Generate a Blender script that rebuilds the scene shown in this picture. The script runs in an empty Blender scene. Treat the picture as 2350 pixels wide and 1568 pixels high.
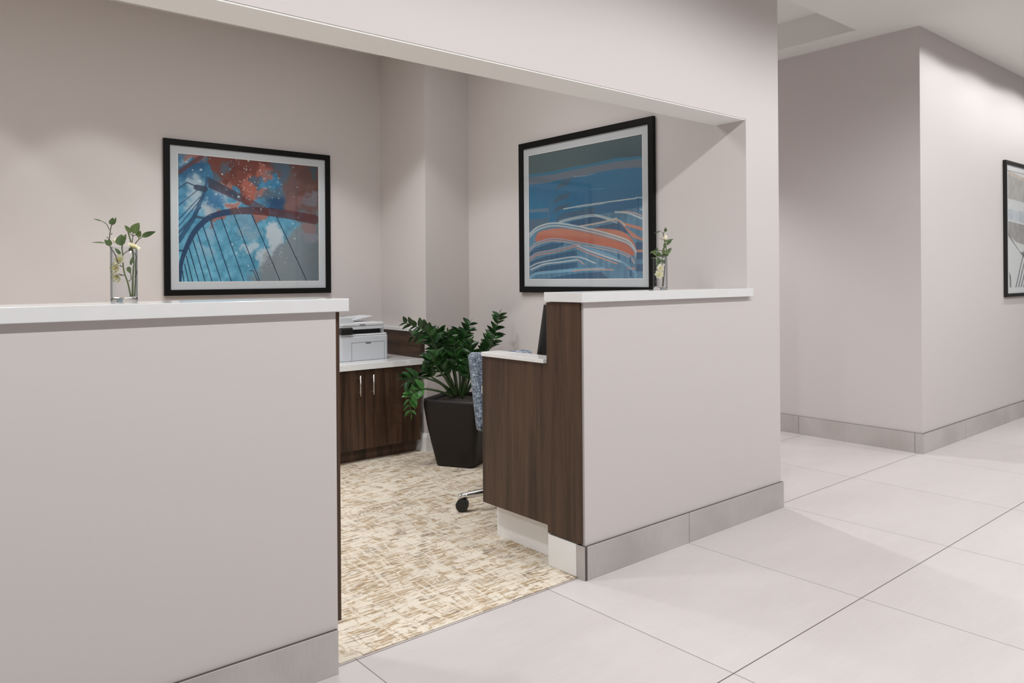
import bpy, bmesh, math, random
import numpy as np
from mathutils import Vector, Matrix
C = bpy.context.scene
COL = C.collection
R = math.radians

# ------------------------------------------------------------------ camera
YAW, ROLL, FPX, CYPX, CAMZ = 0.69981, -0.00737, 1741.4, 639.17, 1.3
cam = bpy.data.cameras.new('camera')
cam.sensor_width = 36.0
cam.lens = FPX / 2350 * 36
cam.shift_y = -(784 - CYPX) / 2350
cam.clip_start = 0.02
camo = bpy.data.objects.new('camera', cam)
COL.objects.link(camo)
_R = Vector((math.cos(YAW), -math.sin(YAW), 0)); _F = Vector((math.sin(YAW), math.cos(YAW), 0)); _U = Vector((0, 0, 1))
_cr, _sr = math.cos(ROLL), math.sin(ROLL)
cx = _R * _cr + _U * _sr; cy = -_R * _sr + _U * _cr; cz = -_F
camo.matrix_world = Matrix(((cx.x, cy.x, cz.x, 0), (cx.y, cy.y, cz.y, 0), (cx.z, cy.z, cz.z, CAMZ), (0, 0, 0, 1)))
C.camera = camo

# ------------------------------------------------------------------ world, lights, exposure
C.view_settings.view_transform = 'Standard'
C.view_settings.look = 'None'
C.view_settings.gamma = 1.0
C.view_settings.use_curve_mapping = False
C.view_settings.exposure = 0.0
w = bpy.data.worlds.new('world'); C.world = w
w.use_nodes = True
w.node_tree.nodes['Background'].inputs[0].default_value = (1.0, 0.995, 0.99, 1)
w.node_tree.nodes['Background'].inputs[1].default_value = 0.14

def spot(x, y, z, power, size=150, blend=0.25, r=0.06, col=(0.985, 0.995, 1.0)):
    l = bpy.data.lights.new('downlight_or_fill_lamp', 'SPOT')
    l.energy = power; l.spot_size = R(size); l.spot_blend = blend; l.shadow_soft_size = r; l.color = col
    o = bpy.data.objects.new('downlight_or_fill_lamp', l); COL.objects.link(o); o.location = (x, y, z)
    return o
def panel(x, y, z, power, sx, sy, spread=180, col=(0.985, 0.995, 1.0)):
    l = bpy.data.lights.new('office_fill_lamp', 'AREA')
    l.shape = 'RECTANGLE'; l.size = sx; l.size_y = sy; l.energy = power; l.color = col; l.spread = R(spread)
    o = bpy.data.objects.new('office_fill_lamp', l); COL.objects.link(o); o.location = (x, y, z)
    return o
# LAMPS: hall and office downlights, plus unseen fill spots and panels added for brightness
for x in (-1.7, 0.5, 2.7): spot(x, 0.60, 3.10, 114, 163, 0.32, 0.05)
spot(4.75, 0.60, 3.10, 100, 164, 0.4, 0.06)
for x in (5.95, 6.90, 7.85, 8.80, 9.75): spot(x, 1.54, 3.10, 28, 163, 0.14, 0.05)
spot(7.4, -0.7, 3.10, 170, 160, 0.5, 0.06)  # fill spot added to lift the lower right hall wall
spot(4.9, -1.2, 3.10, 75, 160, 0.5, 0.06)  # added rear fill for the hall's ambient level and ceiling
spot(4.87, 5.2, 3.10, 190, 128, 0.4, 0.06)  # unseen spot added to brighten the dark corridor
for x in (1.08, 0.40, -0.28): spot(x, 4.84, 3.10, 20, 72, 0.2, 0.05)
spot(2.3, 4.35, 3.10, 27, 100, 0.22, 0.05)
spot(2.55, 3.35, 3.10, 14, 130, 0.5, 0.06)
spot(0.6, 3.5, 3.10, 60, 120, 0.5, 0.06)
spot(-1.4, 3.8, 3.10, 60, 120, 0.5, 0.06)
spot(1.9, 4.2, 3.10, 60, 120, 0.5, 0.06)
panel(0.2, 3.6, 3.10, 14, 1.2, 0.6)  # unseen fill area added to lift the upper office walls
panel(2.3, 3.7, 3.10, 10.5, 1.2, 0.6)  # second added fill area, towards the right side of the office

# ------------------------------------------------------------------ material helpers
def new_mat(name):
    m = bpy.data.materials.new(name); m.use_nodes = True
    nt = m.node_tree
    return m, nt, nt.nodes['Principled BSDF']

def N(nt, t, **kw):
    n = nt.nodes.new(t)
    for k, v in kw.items():
        if k.startswith('i_'):
            n.inputs[k[2:].replace('_', ' ')].default_value = v
        else:
            setattr(n, k, v)
    return n

def coords(nt, scale=(1, 1, 1), rot=(0, 0, 0)):
    g = N(nt, 'ShaderNodeNewGeometry')
    mp = N(nt, 'ShaderNodeMapping')
    mp.inputs['Scale'].default_value = scale
    mp.inputs['Rotation'].default_value = rot
    nt.links.new(g.outputs['Position'], mp.inputs['Vector'])
    return mp.outputs['Vector']

def ocoords(nt, scale=(1, 1, 1)):
    g = N(nt, 'ShaderNodeTexCoord')
    mp = N(nt, 'ShaderNodeMapping')
    mp.inputs['Scale'].default_value = scale
    nt.links.new(g.outputs['Object'], mp.inputs['Vector'])
    return mp.outputs['Vector']

def ramp(nt, fac, stops):
    r = N(nt, 'ShaderNodeValToRGB')
    els = r.color_ramp.elements
    while len(els) < len(stops): els.new(0.5)
    for e, (p, c) in zip(els, stops):
        e.position = p; e.color = (*c, 1) if len(c) == 3 else c
    nt.links.new(fac, r.inputs['Fac'])
    return r.outputs['Color']

def plain(name, col, rough=0.5, metal=0.0, spec=0.5, bump=0.0, bscale=200, var=0.0):
    m, nt, b = new_mat(name)
    b.inputs['Base Color'].default_value = (*col, 1)
    b.inputs['Roughness'].default_value = rough
    b.inputs['Metallic'].default_value = metal
    b.inputs['Specular IOR Level'].default_value = spec
    if bump or var:
        v = coords(nt)
        n = N(nt, 'ShaderNodeTexNoise'); n.inputs['Scale'].default_value = bscale; n.inputs['Detail'].default_value = 3
        nt.links.new(v, n.inputs['Vector'])
        if bump:
            bp = N(nt, 'ShaderNodeBump'); bp.inputs['Strength'].default_value = bump; bp.inputs['Distance'].default_value = 0.001
            nt.links.new(n.outputs['Fac'], bp.inputs['Height']); nt.links.new(bp.outputs['Normal'], b.inputs['Normal'])
        if var:
            c = ramp(nt, n.outputs['Fac'], [(0.3, [k * (1 - var) for k in col]), (0.7, [min(1, k * (1 + var)) for k in col])])
            nt.links.new(c, b.inputs['Base Color'])
    return m

def mathn(nt, op, a, b=None, c=None):
    n = N(nt, 'ShaderNodeMath', operation=op)
    for i, v in enumerate((a, b, c)):
        if v is None: continue
        if isinstance(v, (int, float)): n.inputs[i].default_value = v
        else: nt.links.new(v, n.inputs[i])
    return n.outputs[0]

def mixc(nt, fac, a, b, bt='MIX'):
    n = N(nt, 'ShaderNodeMix', data_type='RGBA', blend_type=bt)
    for i, v in ((0, fac), (6, a), (7, b)):
        if isinstance(v, (int, float)): n.inputs[i].default_value = v
        elif isinstance(v, tuple): n.inputs[i].default_value = (*v, 1)
        else: nt.links.new(v, n.inputs[i])
    return n.outputs[2]

M = {}
M['wall'] = plain('wall_vinyl', (0.66, 0.613, 0.600), 0.62, bump=0.12, bscale=260, spec=0.3)
M['ceiling'] = plain('ceiling_paint', (0.84, 0.83, 0.79), 0.8, spec=0.2)
M['soffit'] = plain('soffit_paint', (0.88, 0.87, 0.845), 0.75, spec=0.2)
M['quartz'] = plain('white_quartz', (0.80, 0.80, 0.80), 0.12, spec=0.5, var=0.015, bscale=14)
M['trim_white'] = plain('white_gloss_paint', (0.88, 0.875, 0.87), 0.4)
M['black_frame'] = plain('black_satin_frame', (0.004, 0.004, 0.004), 0.45, spec=0.2)
M['dark_frame'] = plain('charcoal_frame', (0.009, 0.008, 0.008), 0.42, spec=0.4)
M['mat_board'] = plain('mat_board', (0.62, 0.64, 0.67), 0.5, spec=0.3)
M['mat_white'] = plain('white_mat_board', (0.93, 0.93, 0.93), 0.5, spec=0.3)
M['bevel_white'] = plain('mat_bevel', (0.85, 0.82, 0.80), 0.6)
M['chrome'] = plain('chrome', (0.75, 0.75, 0.75), 0.12, metal=1.0)
M['steel'] = plain('brushed_steel', (0.72, 0.70, 0.68), 0.3, metal=1.0)
M['black_plastic'] = plain('black_plastic', (0.012, 0.012, 0.012), 0.4)
M['gap'] = plain('dark_gap', (0.01, 0.008, 0.007), 0.8)
M['printer'] = plain('printer_plastic', (0.66, 0.69, 0.73), 0.4, bump=0.1, bscale=900)
M['printer_light'] = plain('printer_top_plastic', (0.78, 0.80, 0.83), 0.38)
M['printer_grey'] = plain('printer_grey_plastic', (0.16, 0.17, 0.19), 0.5)
M['planter'] = plain('dark_brown_planter', (0.009, 0.0065, 0.0058), 0.45, spec=0.32)
M['soil'] = plain('dried_moss_mulch', (0.045, 0.035, 0.03), 0.95, bump=0.8, bscale=90, var=0.5)
M['stem_green'] = plain('zz_stem', (0.03, 0.06, 0.018), 0.35)
M['twig'] = plain('artificial_twig', (0.10, 0.09, 0.055), 0.6)
M['twig_green'] = plain('green_twig', (0.11, 0.14, 0.05), 0.5)
M['petal'] = plain('cream_petal', (0.85, 0.80, 0.58), 0.6, spec=0.2)
M['petal_mid'] = plain('yellow_stamens', (0.75, 0.62, 0.16), 0.7)

def leaf_mat(name, c1, c2, rough):
    m, nt, b = new_mat(name)
    v = coords(nt); n = N(nt, 'ShaderNodeTexNoise'); n.inputs['Scale'].default_value = 22; n.inputs['Detail'].default_value = 2
    nt.links.new(v, n.inputs['Vector'])
    nt.links.new(ramp(nt, n.outputs['Fac'], [(0.35, c1), (0.68, c2)]), b.inputs['Base Color'])
    b.inputs['Roughness'].default_value = rough
    return m
M['leaf'] = leaf_mat('zz_leaf', (0.009, 0.032, 0.010), (0.026, 0.088, 0.018), 0.24)
M['leaf2'] = leaf_mat('young_zz_leaf', (0.04, 0.14, 0.03), (0.07, 0.22, 0.045), 0.3)
M['leaf_soft'] = leaf_mat('artificial_leaf', (0.05, 0.09, 0.028), (0.13, 0.19, 0.06), 0.5)

def wood(name, axis='z', dark=(0.026, 0.0145, 0.009), light=(0.105, 0.057, 0.035)):
    m, nt, b = new_mat(name)
    sc = {'z': (1, 1, 0.045), 'y': (1, 0.05, 1)}[axis]
    v = coords(nt, sc)
    n = N(nt, 'ShaderNodeTexNoise'); n.inputs['Scale'].default_value = 17; n.inputs['Detail'].default_value = 6; n.inputs['Roughness'].default_value = 0.62
    n.inputs['Distortion'].default_value = 0.6
    nt.links.new(v, n.inputs['Vector'])
    n2 = N(nt, 'ShaderNodeTexNoise'); n2.inputs['Scale'].default_value = 160; n2.inputs['Detail'].default_value = 2
    nt.links.new(v, n2.inputs['Vector'])
    f = mathn(nt, 'ADD', mathn(nt, 'MULTIPLY', n.outputs['Fac'], 0.8), mathn(nt, 'MULTIPLY', n2.outputs['Fac'], 0.2))
    c = ramp(nt, f, [(0.36, dark), (0.5, [0.5 * (a + c_) for a, c_ in zip(dark, light)]), (0.66, light)])
    nt.links.new(c, b.inputs['Base Color'])
    b.inputs['Roughness'].default_value = 0.38
    b.inputs['Specular IOR Level'].default_value = 0.35
    return m
M['wood'] = wood('dark_walnut_laminate')
M['wood_h'] = wood('dark_walnut_laminate_horizontal', 'y')

def base_tile(name='grey_tile_base'):
    m, nt, b = new_mat(name)
    v = coords(nt, (1, 1, 1))
    n = N(nt, 'ShaderNodeTexNoise'); n.inputs['Scale'].default_value = 3.2; n.inputs['Detail'].default_value = 4
    nt.links.new(v, n.inputs['Vector'])
    v2 = coords(nt, (1, 1, 0.1))
    n2 = N(nt, 'ShaderNodeTexNoise'); n2.inputs['Scale'].default_value = 150; n2.inputs['Detail'].default_value = 2
    nt.links.new(v2, n2.inputs['Vector'])
    f = mathn(nt, 'ADD', mathn(nt, 'MULTIPLY', n.outputs['Fac'], 0.8), mathn(nt, 'MULTIPLY', n2.outputs['Fac'], 0.2))
    nt.links.new(ramp(nt, f, [(0.35, (0.45, 0.415, 0.395)), (0.65, (0.56, 0.525, 0.51))]), b.inputs['Base Color'])
    b.inputs['Roughness'].default_value = 0.45
    return m
M['tile_base'] = base_tile()

GX, GS, H0 = 2.149, 0.892, 1.440
def floor_tile():
    m, nt, b = new_mat('large_floor_tile')
    g = N(nt, 'ShaderNodeNewGeometry')
    s = N(nt, 'ShaderNodeSeparateXYZ'); nt.links.new(g.outputs['Position'], s.inputs[0])
    def line(o, origin, w):
        q = mathn(nt, 'DIVIDE', mathn(nt, 'SUBTRACT', o, origin - 40 * GS), GS)
        fr = mathn(nt, 'FRACT', q)
        d = mathn(nt, 'MINIMUM', fr, mathn(nt, 'SUBTRACT', 1.0, fr))
        return mathn(nt, 'LESS_THAN', d, w / 2 / GS), mathn(nt, 'FLOOR', q)
    lx, ix = line(s.outputs['X'], GX, 0.0028)
    ly, iy = line(s.outputs['Y'], H0, 0.0044)
    grout = mathn(nt, 'MAXIMUM', lx, ly)
    cell = N(nt, 'ShaderNodeCombineXYZ'); nt.links.new(ix, cell.inputs[0]); nt.links.new(iy, cell.inputs[1])
    wn = N(nt, 'ShaderNodeTexWhiteNoise', noise_dimensions='3D'); nt.links.new(cell.outputs[0], wn.inputs['Vector'])
    v = coords(nt, (0.35, 1.0, 1.0), (0, 0, 0.05))
    n = N(nt, 'ShaderNodeTexNoise'); n.inputs['Scale'].default_value = 2.4; n.inputs['Detail'].default_value = 7; n.inputs['Roughness'].default_value = 0.6
    nt.links.new(v, n.inputs['Vector'])
    n2 = N(nt, 'ShaderNodeTexNoise'); n2.inputs['Scale'].default_value = 60; n2.inputs['Detail'].default_value = 3
    nt.links.new(coords(nt, (0.12, 1, 1)), n2.inputs['Vector'])
    f = mathn(nt, 'ADD', mathn(nt, 'MULTIPLY', n.outputs['Fac'], 0.7), mathn(nt, 'ADD', mathn(nt, 'MULTIPLY', n2.outputs['Fac'], 0.2), mathn(nt, 'MULTIPLY', wn.outputs['Value'], 0.1)))
    c = ramp(nt, f, [(0.3, (0.555, 0.512, 0.504)), (0.7, (0.64, 0.598, 0.59))])
    c = mixc(nt, grout, c, (0.13, 0.105, 0.10))
    nt.links.new(c, b.inputs['Base Color'])
    b.inputs['Roughness'].default_value = 0.42
    b.inputs['Specular IOR Level'].default_value = 0.35
    return m
M['floor'] = floor_tile()

def carpet():
    m, nt, b = new_mat('patterned_carpet')
    base = coords(nt)
    # organic warp
    wn = N(nt, 'ShaderNodeTexNoise'); wn.inputs['Scale'].default_value = 1.7; wn.inputs['Detail'].default_value = 3
    nt.links.new(base, wn.inputs['Vector'])
    warp = N(nt, 'ShaderNodeVectorMath', operation='SCALE'); nt.links.new(wn.outputs['Color'], warp.inputs[0]); warp.inputs['Scale'].default_value = 0.16
    add = N(nt, 'ShaderNodeVectorMath', operation='ADD'); nt.links.new(base, add.inputs[0]); nt.links.new(warp.outputs[0], add.inputs[1])
    def noise(scale3, scale, detail=2.0, src=None, rough=0.5):
        mp = N(nt, 'ShaderNodeMapping'); mp.inputs['Scale'].default_value = scale3
        nt.links.new(src or add.outputs[0], mp.inputs['Vector'])
        n = N(nt, 'ShaderNodeTexNoise'); n.inputs['Scale'].default_value = scale; n.inputs['Detail'].default_value = detail; n.inputs['Roughness'].default_value = rough
        nt.links.new(mp.outputs[0], n.inputs['Vector'])
        return n.outputs['Fac']
    # second, finer warp
    wn2 = N(nt, 'ShaderNodeTexNoise'); wn2.inputs['Scale'].default_value = 9.0; wn2.inputs['Detail'].default_value = 3
    nt.links.new(base, wn2.inputs['Vector'])
    w2 = N(nt, 'ShaderNodeVectorMath', operation='SCALE'); nt.links.new(wn2.outputs['Color'], w2.inputs[0]); w2.inputs['Scale'].default_value = 0.07
    add2 = N(nt, 'ShaderNodeVectorMath', operation='ADD'); nt.links.new(add.outputs[0], add2.inputs[0]); nt.links.new(w2.outputs[0], add2.inputs[1])
    sp = N(nt, 'ShaderNodeSeparateXYZ'); nt.links.new(add2.outputs[0], sp.inputs[0])
    def cells(px_, py_, seed):
        qx = mathn(nt, 'DIVIDE', sp.outputs['X'], px_); qy = mathn(nt, 'DIVIDE', sp.outputs['Y'], py_)
        cv_ = N(nt, 'ShaderNodeCombineXYZ'); nt.links.new(mathn(nt, 'FLOOR', qx), cv_.inputs[0]); nt.links.new(mathn(nt, 'FLOOR', qy), cv_.inputs[1]); cv_.inputs[2].default_value = seed
        wn_ = N(nt, 'ShaderNodeTexWhiteNoise', noise_dimensions='3D'); nt.links.new(cv_.outputs[0], wn_.inputs['Vector'])
        return mathn(nt, 'FRACT', qx), mathn(nt, 'FRACT', qy), wn_.outputs['Value'], wn_.outputs['Color']
    fx1, fy1, r1, rc1 = cells(0.060, 0.036, 1.0)
    fx2, fy2, r2, rc2 = cells(0.110, 0.058, 4.0)
    s1 = N(nt, 'ShaderNodeSeparateXYZ'); nt.links.new(rc1, s1.inputs[0]); s2 = N(nt, 'ShaderNodeSeparateXYZ'); nt.links.new(rc2, s2.inputs[0])
    # thin yarn rows along X, only inside some cells
    rows = ramp(nt, noise((0.12, 1, 1), 150, 1.0, base), [(0.45, (0, 0, 0)), (0.53, (1, 1, 1))])
    incell = mathn(nt, 'MAXIMUM', mathn(nt, 'GREATER_THAN', r1, 0.58), mathn(nt, 'GREATER_THAN', r2, 0.74))
    dash = mathn(nt, 'MULTIPLY', rows, incell)
    # sketchy thin lines on the cell borders, and pale gaps
    brk = mathn(nt, 'GREATER_THAN', noise((1, 1, 1), 45, 2, base), 0.46)
    lnx = mathn(nt, 'MULTIPLY', mathn(nt, 'MULTIPLY', mathn(nt, 'LESS_THAN', fy1, 0.13), mathn(nt, 'GREATER_THAN', s1.outputs['Y'], 0.40)), brk)
    lny = mathn(nt, 'MULTIPLY', mathn(nt, 'MULTIPLY', mathn(nt, 'LESS_THAN', fx1, 0.07), mathn(nt, 'GREATER_THAN', s1.outputs['Z'], 0.55)), brk)
    gap = mathn(nt, 'MAXIMUM', mathn(nt, 'LESS_THAN', fx2, 0.09), mathn(nt, 'LESS_THAN', fy2, 0.12))
    lines = mathn(nt, 'MAXIMUM', lnx, lny)
    fibre = noise((1, 1, 1), 420, 2, base)
    cream = ramp(nt, fibre, [(0.35, (0.64, 0.565, 0.465)), (0.65, (0.86, 0.785, 0.68))])
    tanv = noise((0.5, 1, 1), 16, 2, base)
    tan = ramp(nt, tanv, [(0.36, (0.23, 0.165, 0.11)), (0.5, (0.40, 0.27, 0.14)), (0.64, (0.43, 0.32, 0.20))])
    c = mixc(nt, mathn(nt, 'MULTIPLY', dash, 0.82), cream, tan)
    c = mixc(nt, mathn(nt, 'MULTIPLY', gap, 0.8), c, cream)
    c = mixc(nt, mathn(nt, 'MULTIPLY', lines, 0.62), c, tan)
    longr = ramp(nt, noise((0.03, 1, 1), 95, 1.0), [(0.60, (0, 0, 0)), (0.64, (1, 1, 1))])
    cross = ramp(nt, noise((1, 0.06, 1), 42, 1.0), [(0.60, (0, 0, 0)), (0.63, (1, 1, 1))])
    crosst = ramp(nt, noise((1, 0.08, 1), 60, 1.0, add2.outputs[0]), [(0.64, (0, 0, 0)), (0.67, (1, 1, 1))])
    c = mixc(nt, mathn(nt, 'MULTIPLY', longr, 0.6), c, tan)
    c = mixc(nt, mathn(nt, 'MULTIPLY', cross, 0.7), c, cream)
    c = mixc(nt, mathn(nt, 'MULTIPLY', crosst, 0.4), c, tan)
    nt.links.new(c, b.inputs['Base Color'])
    b.inputs['Roughness'].default_value = 0.95
    b.inputs['Specular IOR Level'].default_value = 0.1
    bp = N(nt, 'ShaderNodeBump'); bp.inputs['Strength'].default_value = 0.5; bp.inputs['Distance'].default_value = 0.002
    nt.links.new(fibre, bp.inputs['Height']); nt.links.new(bp.outputs[0], b.inputs['Normal'])
    return m
M['carpet'] = carpet()

def tweed():
    m, nt, b = new_mat('blue_grey_tweed')
    def noise(s3, sc):
        v = ocoords(nt, s3)
        n = N(nt, 'ShaderNodeTexNoise'); n.inputs['Scale'].default_value = sc; n.inputs['Detail'].default_value = 3
        nt.links.new(v, n.inputs['Vector']); return n.outputs['Fac']
    a = noise((1, 1, 0.12), 190); c_ = noise((0.12, 0.12, 1), 190)
    f = mathn(nt, 'ADD', mathn(nt, 'MULTIPLY', a, 0.5), mathn(nt, 'MULTIPLY', c_, 0.5))
    nt.links.new(ramp(nt, f, [(0.40, (0.045, 0.06, 0.085)), (0.5, (0.16, 0.20, 0.26)), (0.60, (0.42, 0.47, 0.53))]), b.inputs['Base Color'])
    b.inputs['Roughness'].default_value = 0.9
    bp = N(nt, 'ShaderNodeBump'); bp.inputs['Strength'].default_value = 0.4; bp.inputs['Distance'].default_value = 0.001
    nt.links.new(f, bp.inputs['Height']); nt.links.new(bp.outputs[0], b.inputs['Normal'])
    return m
M['tweed'] = tweed()

def glass(name, col=(1, 1, 1), ior=1.5):
    m, nt, b = new_mat(name)
    b.inputs['Base Color'].default_value = (*col, 1)
    b.inputs['Roughness'].default_value = 0.0
    b.inputs['IOR'].default_value = ior
    b.inputs['Transmission Weight'].default_value = 1.0
    return m
M['glass'] = glass('clear_glass', (0.97, 0.985, 0.98))

def thin_glass():
    # picture glazing: clear sheet with a Fresnel reflection
    m = bpy.data.materials.new('picture_glazing'); m.use_nodes = True
    nt = m.node_tree; nt.nodes.clear()
    o = nt.nodes.new('ShaderNodeOutputMaterial'); t = nt.nodes.new('ShaderNodeBsdfTransparent'); g = nt.nodes.new('ShaderNodeBsdfGlossy')
    g.inputs['Roughness'].default_value = 0.03
    t.inputs['Color'].default_value = (0.98, 0.985, 0.985, 1)
    lw = nt.nodes.new('ShaderNodeLayerWeight'); lw.inputs['Blend'].default_value = 0.5
    pw = nt.nodes.new('ShaderNodeMath'); pw.operation = 'POWER'; pw.inputs[1].default_value = 4.0
    fr = nt.nodes.new('ShaderNodeMath'); fr.operation = 'MULTIPLY_ADD'; fr.inputs[1].default_value = 0.5; fr.inputs[2].default_value = 0.022
    nt.links.new(lw.outputs['Facing'], pw.inputs[0]); nt.links.new(pw.outputs[0], fr.inputs[0])
    mx = nt.nodes.new('ShaderNodeMixShader')
    nt.links.new(fr.outputs[0], mx.inputs[0]); nt.links.new(t.outputs[0], mx.inputs[1]); nt.links.new(g.outputs[0], mx.inputs[2])
    nt.links.new(mx.outputs[0], o.inputs['Surface'])
    return m
M['glazing'] = thin_glass()

def wall_glass():
    # thin vase wall: clear, a little darker where it is seen edge on, with a mirror sheen
    m = bpy.data.materials.new('thin_vase_glass'); m.use_nodes = True
    nt = m.node_tree; nt.nodes.clear()
    o = nt.nodes.new('ShaderNodeOutputMaterial'); t = nt.nodes.new('ShaderNodeBsdfTransparent'); g = nt.nodes.new('ShaderNodeBsdfGlossy')
    g.inputs['Roughness'].default_value = 0.01
    lw = nt.nodes.new('ShaderNodeLayerWeight'); lw.inputs['Blend'].default_value = 0.5
    nt.links.new(ramp(nt, lw.outputs['Facing'], [(0.0, (0.98, 0.985, 0.99)), (0.5, (0.93, 0.945, 0.955)), (0.78, (0.62, 0.66, 0.69)), (1.0, (0.22, 0.25, 0.29))]), t.inputs['Color'])
    pw = mathn(nt, 'POWER', lw.outputs['Facing'], 4.0)
    fr = mathn(nt, 'MULTIPLY_ADD', pw, 0.38, 0.025)
    mx = nt.nodes.new('ShaderNodeMixShader')
    nt.links.new(fr, mx.inputs[0]); nt.links.new(t.outputs[0], mx.inputs[1]); nt.links.new(g.outputs[0], mx.inputs[2])
    nt.links.new(mx.outputs[0], o.inputs['Surface'])
    return m
M['glass_wall'] = wall_glass()

def vcol_mat(name):
    m, nt, b = new_mat(name)
    a = N(nt, 'ShaderNodeVertexColor'); a.layer_name = 'ink'
    nt.links.new(a.outputs['Color'], b.inputs['Base Color'])
    b.inputs['Roughness'].default_value = 0.5
    b.inputs['Specular IOR Level'].default_value = 0.2
    return m
M['ink'] = vcol_mat('printed_ink')

# ------------------------------------------------------------------ mesh helpers
def bm_box(bm, x0, x1, y0, y1, z0, z1, bevel=0.0, seg=2, mi=0):
    sub = bmesh.new()
    vs = [sub.verts.new(p) for p in ((x0, y0, z0), (x1, y0, z0), (x1, y1, z0), (x0, y1, z0), (x0, y0, z1), (x1, y0, z1), (x1, y1, z1), (x0, y1, z1))]
    for f in ((0, 3, 2, 1), (4, 5, 6, 7), (0, 1, 5, 4), (1, 2, 6, 5), (2, 3, 7, 6), (3, 0, 4, 7)):
        sub.faces.new([vs[i] for i in f])
    if bevel:
        bmesh.ops.bevel(sub, geom=list(sub.edges), offset=bevel, segments=seg, profile=0.5, affect='EDGES')
    for f in sub.faces: f.material_index = mi
    merge(bm, sub)

def merge(bm, sub):
    me = bpy.data.meshes.new('tmp'); sub.to_mesh(me); sub.free()
    bm.from_mesh(me); bpy.data.meshes.remove(me)

def bm_prism(bm, pts, axis, a, b, bevel=0.0, seg=2):
    """extrude the polygon pts (2-D) between a and b along axis"""
    sub = bmesh.new()
    def P(p, t):
        return {'x': (t, p[0], p[1]), 'y': (p[0], t, p[1]), 'z': (p[0], p[1], t)}[axis]
    lo = [sub.verts.new(P(p, a)) for p in pts]; hi = [sub.verts.new(P(p, b)) for p in pts]
    sub.faces.new(lo); sub.faces.new(hi[::-1])
    n = len(pts)
    for i in range(n):
        sub.faces.new((lo[i], lo[(i + 1) % n], hi[(i + 1) % n], hi[i]))
    bmesh.ops.recalc_face_normals(sub, faces=sub.faces)
    if bevel:
        bmesh.ops.bevel(sub, geom=list(sub.edges), offset=bevel, segments=seg, profile=0.5, affect='EDGES')
    merge(bm, sub)

def bm_tube(bm, pts, rad, n=8, caps=True):
    pts = [Vector(p) for p in pts]
    if isinstance(rad, (int, float)): rad = [rad] * len(pts)
    rings = []
    prev = None
    for i, p in enumerate(pts):
        d = (pts[min(i + 1, len(pts) - 1)] - pts[max(i - 1, 0)]).normalized()
        ref = prev if prev is not None else (Vector((0, 0, 1)) if abs(d.z) < 0.9 else Vector((1, 0, 0)))
        u = (ref - d * ref.dot(d)).normalized(); v = d.cross(u); prev = u
        rings.append([bm.verts.new(p + (u * math.cos(2 * math.pi * k / n) + v * math.sin(2 * math.pi * k / n)) * rad[i]) for k in range(n)])
    for a, b in zip(rings, rings[1:]):
        for k in range(n):
            bm.faces.new((a[k], a[(k + 1) % n], b[(k + 1) % n], b[k]))
    if caps:
        bm.faces.new(rings[0][::-1]); bm.faces.new(rings[-1])

def bm_lathe(bm, prof, n=32, o=(0, 0, 0)):
    rings = []
    for r, z in prof:
        if r < 1e-6: rings.append([bm.verts.new((o[0], o[1], o[2] + z))])
        else: rings.append([bm.verts.new((o[0] + r * math.cos(2 * math.pi * k / n), o[1] + r * math.sin(2 * math.pi * k / n), o[2] + z)) for k in range(n)])
    for a, b in zip(rings, rings[1:]):
        for k in range(n):
            k2 = (k + 1) % n
            if len(a) == 1 and len(b) == 1: continue
            if len(a) == 1: bm.faces.new((a[0], b[k2], b[k]))
            elif len(b) == 1: bm.faces.new((a[k], a[k2], b[0]))
            else: bm.faces.new((a[k], a[k2], b[k2], b[k]))

def smooth_curve(pts, n=12):
    """Catmull-Rom through pts"""
    P = [Vector(p) for p in pts]; P = [2 * P[0] - P[1]] + P + [2 * P[-1] - P[-2]]
    out = []
    for i in range(1, len(P) - 2):
        for k in range(n):
            t = k / n; a, b, c, d = P[i - 1], P[i], P[i + 1], P[i + 2]
            out.append(0.5 * ((2 * b) + (c - a) * t + (2 * a - 5 * b + 4 * c - d) * t * t + (3 * b - a - 3 * c + d) * t ** 3))
    out.append(P[-2]); return out

def obj(name, bm, mat, parent=None, smooth=False, loc=None):
    me = bpy.data.meshes.new(name)
    bmesh.ops.recalc_face_normals(bm, faces=bm.faces)
    bm.to_mesh(me); bm.free()
    for m in (mat if isinstance(mat, (list, tuple)) else [mat]): me.materials.append(m)
    if smooth:
        for p in me.polygons: p.use_smooth = True
    o = bpy.data.objects.new(name, me); COL.objects.link(o)
    if parent: o.parent = parent
    if loc: o.location = loc
    return o

def tag(o, label=None, cat=None, group=None, kind=None):
    if label: o['label'] = label
    if cat: o['category'] = cat
    if group: o['group'] = group
    if kind: o['kind'] = kind
    return o

def thing(name, label, cat, loc=(0, 0, 0), rz=0, group=None):
    o = bpy.data.objects.new(name, None); COL.objects.link(o)
    o.location = loc; o.rotation_euler = (0, 0, rz); o.empty_display_size = 0.1
    return tag(o, label, cat, group)

def boxes(*bs, bevel=0.0, seg=2):
    bm = bmesh.new()
    for b in bs: bm_box(bm, *b, bevel=bevel, seg=seg)
    return bm

def struct(name, bm, mat, label, cat):
    return tag(obj(name, bm, mat), label, cat, kind='structure')

# ------------------------------------------------------------------ dimensions (metres)
Y0 = 2.299        # face of the front wall
WT = 0.188        # header thickness
PY = 2.519        # back of the half walls
XR = 3.581; XE = 3.903
ZC = 3.121; ZH = 2.145
XC = 5.843; YC = 2.310
YB = 5.429; YCOL = 4.776; XK = 3.175
ZL = 1.237; TL = 0.042
XLW = 1.171; XJ = 2.336

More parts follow.
